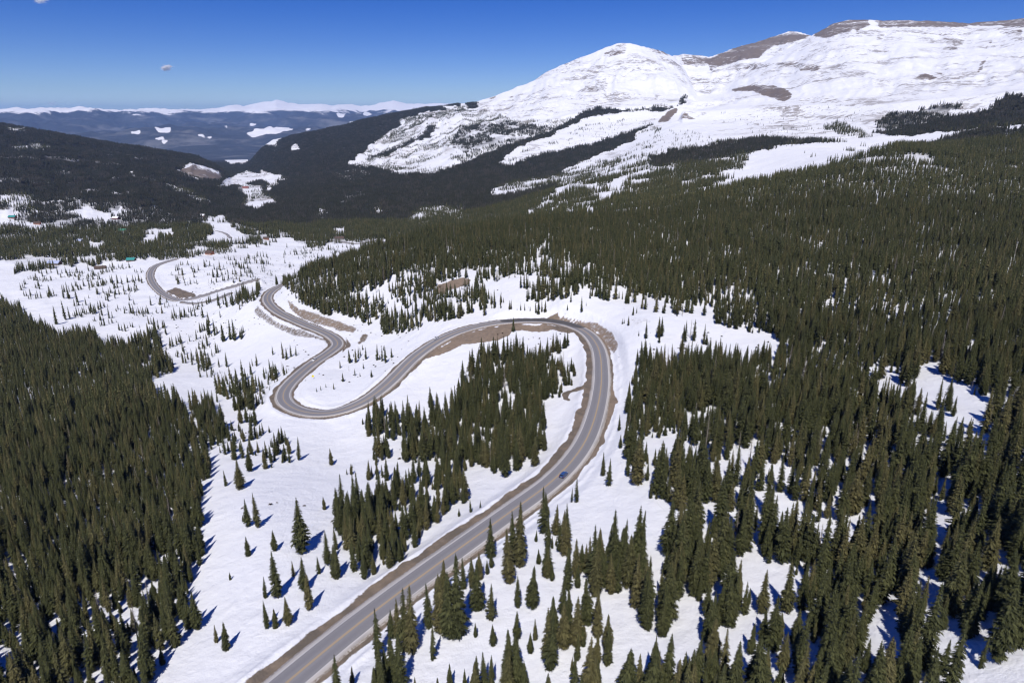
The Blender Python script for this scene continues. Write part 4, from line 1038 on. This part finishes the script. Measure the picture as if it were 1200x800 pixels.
for q in ind:
    s = stand(q[5], q[6], q[4], q[7])
    kind = 'tall' if q[4] > 12.8 else ('medium' if q[4] > 10.5 else 'short')
    plant(q[0], q[1], q[2], q[4], int(q[3]), f'{kind} dark green spruce {s}', f'{kind} spruces {s}')
for q in rest: pts.append((q[0], q[1], q[2] - .2, q[3], q[4], rng.uniform(0, 6.28)))
x, y, z, px, py, D, h, cov = scatter(420, 950, 3.4, 1, 5.5, 16)
vv = rng.integers(NA, NA + 6, len(x))
for k in range(len(x)): pts.append((x[k], y[k], z[k] - .2, vv[k], h[k], rng.uniform(0, 6.28)))
x, y, z, px, py, D, h, cov = scatter(950, 1750, 4.6, 2, 8, 15)
vv = rng.integers(NA + 6, NA + 11, len(x))
for k in range(len(x)): pts.append((x[k], y[k], z[k] - .2, vv[k], h[k], rng.uniform(0, 6.28)))
# mid-distance singles where the wood is open, clumps where it is closed
x, y, z, px, py, D, h, cov = scatter(1750, 5200, 6.8, 2, 8, 15)
m = (cov < .8)
vv = rng.integers(NA + 6, NA + 11, len(x))
for k in np.nonzero(m)[0]: pts.append((x[k], y[k], z[k] - .2, vv[k], h[k], rng.uniform(0, 6.28)))
x, y, z, px, py, D, h, cov = scatter(1750, 6600, 19.0, 3, 10, 14, clump=True)
m = (cov >= .8)
vv = rng.integers(NA + 11, NA + 16, len(x))
for k in np.nonzero(m)[0]: pts.append((x[k], y[k], z[k] - .2, vv[k], rng.uniform(.8, 1.15), rng.uniform(0, 6.28)))
for px_, py_, hp in MID:
    x_, y_, z_, hh, dd_ = from_pix(px_, py_, hp); pts.append((x_, y_, z_ - .1, rng.integers(NA, NA + 6), hh, rng.uniform(0, 6.28)))
# grey snags among the green
npts = len(pts)
for k in rng.choice(npts, int(npts * .022), replace=False):
    q = pts[k]
    if math.hypot(q[0], q[1]) < 1000: pts[k] = (q[0], q[1], q[2], SNAG, q[4] * .9, q[5])
pts = np.array(pts)
print('forest instances', len(pts))

def gn_instances(name, pts, label, cat):
    me = bpy.data.meshes.new(name); me.vertices.add(len(pts)); me.vertices.foreach_set('co', pts[:, :3].astype(np.float32).ravel())
    me.attributes.new('variant', 'INT', 'POINT').data.foreach_set('value', pts[:, 3].astype(np.int32))
    me.attributes.new('height', 'FLOAT', 'POINT').data.foreach_set('value', pts[:, 4].astype(np.float32))
    me.attributes.new('spin', 'FLOAT', 'POINT').data.foreach_set('value', pts[:, 5].astype(np.float32))
    me.attributes.new('tilt', 'FLOAT', 'POINT').data.foreach_set('value', rng.normal(0, .028, len(pts)).astype(np.float32))
    o = link(name, me); o['kind'] = 'stuff'; o['label'] = label; o['category'] = cat
    ng = bpy.data.node_groups.new(name + '_scatter', 'GeometryNodeTree')
    ng.interface.new_socket('Geometry', in_out='INPUT', socket_type='NodeSocketGeometry'); ng.interface.new_socket('Geometry', in_out='OUTPUT', socket_type='NodeSocketGeometry')
    gi = ng.nodes.new('NodeGroupInput'); go = ng.nodes.new('NodeGroupOutput')
    ci = ng.nodes.new('GeometryNodeCollectionInfo'); ci.inputs['Collection'].default_value = lib
    ci.inputs['Separate Children'].default_value = True; ci.inputs['Reset Children'].default_value = True
    mp = ng.nodes.new('GeometryNodeMeshToPoints')
    ip = ng.nodes.new('GeometryNodeInstanceOnPoints'); ip.inputs['Pick Instance'].default_value = True
    def na(nm, ty):
        q = ng.nodes.new('GeometryNodeInputNamedAttribute'); q.data_type = ty; q.inputs['Name'].default_value = nm; return q.outputs['Attribute']
    cx = ng.nodes.new('ShaderNodeCombineXYZ'); ng.links.new(na('spin', 'FLOAT'), cx.inputs[2]); ng.links.new(na('tilt', 'FLOAT'), cx.inputs[0])
    e2r = ng.nodes.new('FunctionNodeEulerToRotation'); ng.links.new(cx.outputs[0], e2r.inputs[0])
    L_ = ng.links.new
    L_(gi.outputs[0], mp.inputs[0]); L_(mp.outputs[0], ip.inputs['Points']); L_(ci.outputs[0], ip.inputs['Instance'])
    L_(na('variant', 'INT'), ip.inputs['Instance Index']); L_(e2r.outputs[0], ip.inputs['Rotation']); L_(na('height', 'FLOAT'), ip.inputs['Scale'])
    L_(ip.outputs[0], go.inputs[0])
    md = o.modifiers.new('scatter', 'NODES'); md.node_group = ng
    return o
gn_instances('conifer_forest', pts, 'dark conifer forest covering the slopes and the far hills', 'forest')
# scrub on the open snow
sc = []
xs = rng.uniform(-420, 200, 5200); ys = rng.uniform(100, 1250, 5200)
zs = zat(xs, ys); px, py, D = project(xs, ys, zs)
m = (look(COVER, px, py) < .5) & (rast(DIST, np.clip(xs, GX0 + 2, GX1 - 2), ys) > 8) & (vnoise(xs / 40, ys / 40, 71) > .56) & (py < 600)
for x_, y_, z_ in zip(xs[m], ys[m], zs[m]): sc.append((x_, y_, z_ - .1, SCR[int(rng.integers(0, 2))], rng.uniform(.5, 1.5), rng.uniform(0, 6.28)))
gn_instances('scrub', np.array(sc), 'low brown scrub poking out of the snow meadows', 'shrubs')
exec_objects = True

# ------------------------------------------------------------------ boxes and wedges for the built things
class MB:
    def __init__(s): s.v = []; s.f = []
    def hexa(s, p):     # 8 points: bottom ring then top ring, counter-clockwise
        b = len(s.v); s.v += [tuple(q) for q in p]
        s.f += [(b + 3, b + 2, b + 1, b), (b + 4, b + 5, b + 6, b + 7)] + [(b + k, b + (k + 1) % 4, b + 4 + (k + 1) % 4, b + 4 + k) for k in range(4)]
    def box(s, x0, x1, y0, y1, z0, z1):
        s.hexa([(x0, y0, z0), (x1, y0, z0), (x1, y1, z0), (x0, y1, z0), (x0, y0, z1), (x1, y0, z1), (x1, y1, z1), (x0, y1, z1)])
    def prism(s, prof, y0, y1):   # profile in x,z extruded along y
        b = len(s.v); k = len(prof)
        s.v += [(x, y0, z) for x, z in prof] + [(x, y1, z) for x, z in prof]
        s.f += [tuple(b + i for i in range(k)), tuple(b + k + i for i in reversed(range(k)))] + [(b + (i + 1) % k, b + i, b + k + i, b + k + (i + 1) % k) for i in range(k)]
    def cyl(s, c, r, axis, h, nseg=16):
        b = len(s.v)
        for e in (-h / 2, h / 2):
            for k in range(nseg):
                t = 2 * math.pi * k / nseg; p = [r * math.cos(t), r * math.sin(t)]
                p.insert(axis, e); s.v.append((c[0] + p[0], c[1] + p[1], c[2] + p[2]))
        s.f += [tuple(b + k for k in reversed(range(nseg))), tuple(b + nseg + k for k in range(nseg))] + [(b + k, b + (k + 1) % nseg, b + nseg + (k + 1) % nseg, b + nseg + k) for k in range(nseg)]
    def build(s, name, m, parent=None, bevel=0.0):
        me = new_mesh(name, np.array(s.v), s.f, [m])
        import bmesh
        bm = bmesh.new(); bm.from_mesh(me); bmesh.ops.recalc_face_normals(bm, faces=bm.faces)
        if bevel:
            bmesh.ops.bevel(bm, geom=list(bm.edges), offset=bevel, segments=2, affect='EDGES', clamp_overlap=True)
        bm.to_mesh(me); bm.free()
        return link(name, me, parent)

M_GLASS, _nt, _b = mat('window_glass', 0.08); _b.inputs['Base Color'].default_value = (.015, .018, .022, 1); _b.inputs['Specular IOR Level'].default_value = .6
M_TYRE = simple('tyre_rubber', (.02, .02, .02), .85); M_RIM = simple('alloy', (.45, .45, .46), .35, .1, 3, .7)
M_TAIL = simple('tail_light', (.35, .015, .012), .3); M_HEAD = simple('head_light', (.75, .75, .72), .15); M_TRIM = simple('black_trim', (.03, .03, .032), .6)
M_PLATE = simple('plate_metal', (.6, .6, .58), .5)
def paint(name, col):
    m, nt, b = mat(name, .28); b.inputs['Base Color'].default_value = (*col, 1); b.inputs['Coat Weight'].default_value = .5; b.inputs['Specular IOR Level'].default_value = .5
    tc = N(nt, 'ShaderNodeTexCoord'); f = noise(nt, tc.outputs['Object'], 2.0, 4)
    nt.links.new(mix(nt, f, tuple(c * .82 for c in col), tuple(min(1, c * 1.1) for c in col)), b.inputs['Base Color'])
    return m
def car(label, pm, loc, rz, suv=False):
    """nose along +x, origin on the road between the wheels"""
    t = thing('car', label, 'car', loc, rz)
    L2, Wd = 2.2, .88
    roof = 1.62 if suv else 1.46
    body = MB()
    low = [(-L2, .42), (-L2 + .05, .28), (L2 - .12, .26), (L2, .40), (L2 - .02, .66), (L2 - .35, .86), (.95, .99), (-1.95, 1.02), (-L2 + .03, .9)]
    body.prism(low, -Wd, Wd)
    body.build('body', pm, t, .05)
    cab = MB()
    x = [(-2.0, 1.0), (1.0, .97), (.28, roof - .04), (-1.5, roof - .02)]
    cab.hexa([(-2.02, -Wd + .04, 1.0), (1.0, -Wd + .04, .96), (1.0, Wd - .04, .96), (-2.02, Wd - .04, 1.0), (-1.72, -Wd + .2, roof - .1), (.2, -Wd + .2, roof - .1), (.2, Wd - .2, roof - .1), (-1.72, Wd - .2, roof - .1)])
    cab.build('window', M_GLASS, t, .03)
    rf = MB(); rf.hexa([(-1.8, -Wd + .17, roof - .1), (.28, -Wd + .17, roof - .1), (.28, Wd - .17, roof - .1), (-1.8, Wd - .17, roof - .1), (-1.68, -Wd + .24, roof), (.14, -Wd + .24, roof), (.14, Wd - .24, roof), (-1.68, Wd - .24, roof)])
    rf.build('roof', pm, t, .03)
    for sx in (-1.98, -.62, .5):           # pillars of body colour
        pl = MB()
        for sy in (-1, 1):
            xb = {-1.98: -2.0, -.62: -.62, .5: .92}[sx]; xt = {-1.98: -1.74, -.62: -.66, .5: .2}[sx]
            pl.hexa([(xb - .05, sy * (Wd - .045), .99), (xb + .06, sy * (Wd - .045), .99), (xb + .06, sy * (Wd - .02), .99), (xb - .05, sy * (Wd - .02), .99),
                     (xt - .05, sy * (Wd - .205), roof - .08), (xt + .06, sy * (Wd - .205), roof - .08), (xt + .06, sy * (Wd - .18), roof - .08), (xt - .05, sy * (Wd - .18), roof - .08)])
        pl.build('pillar', pm, t)
    for sx in (-1.35, 1.38):
        for sy in (-1, 1):
            w = MB(); w.cyl((sx, sy * (Wd - .09), .33), .33, 1, .22, 20); wo = w.build('wheel', M_TYRE, t, .02)
            r0 = MB(); r0.cyl((sx, sy * (Wd + .012), .33), .21, 1, .03, 14); r0.build('rim', M_RIM, wo)
    for sy in (-1, 1):
        k = MB(); k.box(-L2 - .02, -L2 + .1, sy * .8 - .1, sy * .8 + .08, .72, .98); k.build('tail_light', M_TAIL, t, .01)
        k = MB(); k.box(L2 - .2, L2 + .005, sy * .66 - .16, sy * .66 + .16, .6, .76); k.build('headlight', M_HEAD, t, .02)
        k = MB(); k.box(.62, .78, sy * (Wd + .08) - .09, sy * (Wd + .08) + .09, 1.0, 1.14); k.build('mirror', pm, t, .02)
    k = MB(); k.box(-L2 - .06, -L2 + .2, -.86, .86, .34, .58); k.build('bumper', M_TRIM if not suv else pm, t, .03)
    k = MB(); k.box(L2 - .22, L2 + .05, -.82, .82, .3, .5); k.build('bumper', M_TRIM if not suv else pm, t, .03)
    k = MB(); k.box(-L2 - .085, -L2 - .062, -.2, .2, .62, .74); k.build('number_plate', M_PLATE, t)
    return t
def on_road(px_, py_, off_sign=0):
    L = roads['main']['line']
    q = project(L[:, 0], L[:, 1], L[:, 2] + CAMZ)
    k = int(np.argmin((q[0] - px_) ** 2 + (q[1] - py_) ** 2))
    T = roads['main']['tan'][k]
    return L[k], T
def place_car(px_, py_, lane, toward, label, pm, suv=False):
    c, T = on_road(px_, py_)
    nr = np.array([-T[1], T[0]])
    p = c[:2] + nr * lane
    zc = c[2] + CAMZ + .02 - abs(lane) * .012
    d = T if not toward else -T
    return car(label, pm, (p[0], p[1], zc), math.atan2(d[1], d[0]), suv)
place_car(655, 556, -1.85, False, 'blue hatchback driving up the right lane of the wide bend', paint('blue_paint', (.035, .09, .26)))
place_car(372, 424, 1.8, True, 'white car rounding the tight hairpin in the left lane', paint('white_paint', (.78, .78, .76)), True)
place_car(513, 392, -3.4, False, 'white car pulled over on the outer edge of the upper bend', paint('pearl_paint', (.74, .75, .76)))
# curve warning sign
M_SIGN = simple('sign_yellow', (.80, .66, .02), .5, .08); M_POST = simple('steel_post', (.3, .3, .3), .5, .15, 3, .6); M_BLK = simple('sign_black', (.015, .015, .015), .6)
sx_, sy_, sz_ = hit(367, 444)
t = thing('road_sign', 'yellow diamond curve warning sign at the inner edge of the hairpin', 'road sign', (sx_, sy_, sz_ + CAMZ - .1), math.radians(14))
k = MB(); k.box(-.05, .05, -.04, .04, 0, 2.9); k.build('post', M_POST, t)
k = MB(); k.v += [(0, -.06, 1.15), (.92, -.06, 2.07), (0, -.06, 2.99), (-.92, -.06, 2.07), (0, -.04, 1.15), (.92, -.04, 2.07), (0, -.04, 2.99), (-.92, -.04, 2.07)]
k.f += [(0, 1, 2, 3), (7, 6, 5, 4)] + [(i, 4 + i, 4 + (i + 1) % 4, (i + 1) % 4) for i in range(4)]; pn = k.build('panel', M_SIGN, t)
k = MB(); k.box(-.07, .07, -.075, -.063, 1.6, 2.1); k.hexa([(-.07, -.075, 2.1), (.07, -.075, 2.1), (.07, -.063, 2.1), (-.07, -.063, 2.1), (-.37, -.075, 2.38), (-.23, -.075, 2.45), (-.23, -.063, 2.45), (-.37, -.063, 2.38)]); k.build('arrow', M_BLK, pn)

# ------------------------------------------------------------------ cabins
M_DOOR = simple('door_wood', (.12, .07, .04), .7)
M_FRAME = simple('window_frame', (.55, .53, .5), .6)
def wall_mat(name, col):
    m, nt, b = mat(name, .85)
    tc = N(nt, 'ShaderNodeTexCoord'); sx3 = N(nt, 'ShaderNodeSeparateXYZ'); nt.links.new(tc.outputs['Object'], sx3.inputs[0])
    wv = N(nt, 'ShaderNodeTexWave', bands_direction='Z'); wv.inputs['Scale'].default_value = 1.6; wv.inputs['Distortion'].default_value = .4; nt.links.new(tc.outputs['Object'], wv.inputs[0])
    nt.links.new(mix(nt, wv.outputs['Fac'], tuple(c * .7 for c in col), tuple(c * 1.15 for c in col)), b.inputs['Base Color'])
    return m
def cabin(px_, py_, wid, dep, hgt, rz, wall, roof, label, snow=0.0, chimney=True):
    x_, y_, z_ = hit(px_, py_)
    zz = float(zat(np.array([x_]), np.array([y_]))[0])
    t = thing('cabin', label, 'cabin', (x_, y_, zz - .5), rz)
    W2, D2 = wid / 2, dep / 2
    rise = dep * .32
    w = MB(); 
    b = [(-D2, 0), (D2, 0), (D2, hgt), (0, hgt + rise), (-D2, hgt)]
    # gable ends on +-x: extrude the y,z profile along x
    base = 0
    w.v += [(-W2, y, z) for y, z in b] + [(W2, y, z) for y, z in b]
    w.f += [(4, 3, 2, 1, 0), (5, 6, 7, 8, 9)] + [(i, (i + 1) % 5, 5 + (i + 1) % 5, 5 + i) for i in range(5)]
    w.build('wall', wall, t)
    r0 = MB(); o_ = .55; th = .22
    for s in (-1, 1):
        y1, z1 = s * (D2 + o_), hgt - o_ * rise / D2 + .02
        r0.hexa([(-W2 - o_, 0, hgt + rise + .02), (W2 + o_, 0, hgt + rise + .02), (W2 + o_, y1, z1), (-W2 - o_, y1, z1),
                 (-W2 - o_, 0, hgt + rise + th), (W2 + o_, 0, hgt + rise + th), (W2 + o_, y1, z1 + th), (-W2 - o_, y1, z1 + th)])
    ro = r0.build('roof', roof, t)
    if chimney:
        c = MB(); c.box(W2 * .4, W2 * .4 + .7, -.2 + D2 * .3, .5 + D2 * .3, hgt + rise * .4, hgt + rise + 1.0); c.build('chimney', simple('chimney_stone', (.2, .18, .17), .9), ro)
    d = MB(); d.box(-.5, .5, -D2 - .06, -D2 + .02, .45, 2.5); d.build('door', M_DOOR, t)
    nwin = max(1, int(W2 / 2.2))
    for s in (-1, 1):
        for q in range(nwin):
            cx_ = s * (1.7 + q * 2.3)
            if abs(cx_) + .7 > W2: continue
            f = MB(); f.box(cx_ - .65, cx_ + .65, -D2 - .05, -D2 + .02, 1.35, 2.55); fo = f.build('window', M_FRAME, t)
            g = MB(); g.box(cx_ - .53, cx_ + .53, -D2 - .075, -D2 - .052, 1.46, 2.44); g.build('pane', M_GLASS, fo)
    return t
W_BROWN = wall_mat('log_wall', (.12, .075, .05)); W_RED = wall_mat('red_boards', (.20, .05, .04)); W_TAN = wall_mat('tan_boards', (.40, .27, .17)); W_ORANGE = wall_mat('cedar_boards', (.36, .15, .08)); W_PINK = wall_mat('rose_stucco', (.42, .30, .28)); W_GREY = wall_mat('grey_boards', (.28, .26, .25))
R_TEAL = simple('teal_metal', (.05, .27, .25), .45, .12, .8); R_BLUE = simple('pale_blue_metal', (.42, .48, .66), .45, .1, .8); R_SNOW = simple('roof_snow', (.82, .83, .86), .8, .04, .8); R_BROWN = simple('brown_shingle', (.10, .07, .055), .85, .3, .8); R_GREEN = simple('green_metal', (.06, .20, .13), .5, .1, .8); R_RED = simple('red_metal', (.26, .07, .05), .5, .15, .8)
CW = dict(W_BROWN=W_BROWN, W_RED=W_RED, W_TAN=W_TAN, W_ORANGE=W_ORANGE, W_PINK=W_PINK, W_GREY=W_GREY, R_TEAL=R_TEAL, R_BLUE=R_BLUE, R_SNOW=R_SNOW, R_BROWN=R_BROWN, R_GREEN=R_GREEN, R_RED=R_RED)
for args in CABINS:
    args = list(args); args[6] = CW[args[6]]; args[7] = CW[args[7]]
    cabin(*args)

# ------------------------------------------------------------------ clouds: small wisps far beyond the air box
def cloud(px_, py_, D, wx, hz, dens, label):
    dx, dy, dz = ray(px_, py_)
    loc = (dx * D, dy * D, dz * D + CAMZ)
    import bmesh
    bm = bmesh.new(); bmesh.ops.create_icosphere(bm, subdivisions=3, radius=1.0)
    me = bpy.data.meshes.new('cloud'); bm.to_mesh(me); bm.free()
    m = bpy.data.materials.new('cloud_vapour'); m.use_nodes = True; nt = m.node_tree
    nt.nodes.remove(nt.nodes['Principled BSDF'])
    tc = N(nt, 'ShaderNodeTexCoord'); pos = tc.outputs['Object']
    ln = N(nt, 'ShaderNodeVectorMath', operation='LENGTH'); nt.links.new(pos, ln.inputs[0])
    f = noise(nt, pos, 2.1, 6, .62)
    d = mth(nt, 'SUBTRACT', mth(nt, 'ADD', mth(nt, 'MULTIPLY', f, 1.9), -.55), ln.outputs['Value'])
    pv = N(nt, 'ShaderNodeVolumePrincipled'); pv.inputs['Color'].default_value = (.998, .998, .998, 1); pv.inputs['Anisotropy'].default_value = .0
    nt.links.new(rampf(nt, d, 0, .55, 0, dens), pv.inputs['Density'])
    nt.links.new(pv.outputs[0], nt.nodes['Material Output'].inputs['Volume'])
    me.materials.append(m)
    o = link('cloud', me, None, loc); o.scale = (wx, wx * .7, hz); o['label'] = label; o['category'] = 'cloud'
cloud(195, 79, 16000, 330, 150, .11, 'small white wisp of cloud alone in the blue sky')
cloud(62, 121, 30000, 620, 250, .004, 'faint low puff of cloud just over the far range')
cloud(48, 1, 16000, 420, 120, .02, 'thin cloud shred cut by the top left of the sky')

# ------------------------------------------------------------------ air
hz = MB(); hz.box(-52000, 52000, -61000, 62000, CAMZ - 1250, CAMZ + 760)
hm = bpy.data.materials.new('air'); hm.use_nodes = True; nt = hm.node_tree; nt.nodes.remove(nt.nodes['Principled BSDF'])
pv = N(nt, 'ShaderNodeVolumePrincipled'); pv.inputs['Color'].default_value = (.32, .54, 1.0, 1); pv.inputs['Density'].default_value = 1.9e-5; pv.inputs['Anisotropy'].default_value = 0.0
nt.links.new(pv.outputs[0], nt.nodes['Material Output'].inputs['Volume'])
ho = hz.build('haze', hm); ho['kind'] = 'stuff'

# ------------------------------------------------------------------ light
SUN_EL = math.radians(52.0); SUN_AZ = math.radians(186.0)       # sun behind the camera, a little to the left
sd = Vector((math.sin(SUN_AZ) * math.cos(SUN_EL), math.cos(SUN_AZ) * math.cos(SUN_EL), math.sin(SUN_EL)))
sl = bpy.data.lights.new('sun', 'SUN'); sl.energy = 4.25; sl.angle = math.radians(.53); sl.color = (1.0, .955, .90)
so = bpy.data.objects.new('sun', sl); COL.objects.link(so); so.rotation_euler = sd.to_track_quat('Z', 'Y').to_euler(); so.location = (0, -50, 500)
wd = bpy.data.worlds.new('World'); scene.world = wd; wd.use_nodes = True
nt = wd.node_tree; bg = nt.nodes['Background']
sky = nt.nodes.new('ShaderNodeTexSky'); sky.sky_type = 'NISHITA'; sky.sun_disc = False
sky.sun_elevation = SUN_EL; sky.sun_rotation = SUN_AZ; sky.altitude = 3600; sky.air_density = 1.0; sky.dust_density = .25; sky.ozone_density = 3.5
hs = nt.nodes.new('ShaderNodeHueSaturation'); hs.inputs['Saturation'].default_value = 1.42; hs.inputs['Hue'].default_value = .527; nt.links.new(sky.outputs[0], hs.inputs['Color'])
nt.links.new(hs.outputs[0], bg.inputs['Color']); bg.inputs['Strength'].default_value = .088

cam = bpy.data.cameras.new('camera'); co = bpy.data.objects.new('camera', cam); COL.objects.link(co)
co.location = (0, 0, CAMZ); co.rotation_euler = (math.pi / 2 - PITCH, 0, 0)
cam.sensor_width = 36; cam.lens = 24.0; cam.clip_start = .5; cam.clip_end = 200000
scene.camera = co
scene.view_settings.view_transform = 'Standard'; scene.view_settings.look = 'None'; scene.view_settings.exposure = 0; scene.view_settings.gamma = 1
scene.cycles.use_denoising = True; scene.cycles.filter_width = 1.25
scene.cycles.max_bounces = 5; scene.cycles.diffuse_bounces = 3; scene.cycles.glossy_bounces = 2; scene.cycles.volume_bounces = 8; scene.cycles.transparent_max_bounces = 24
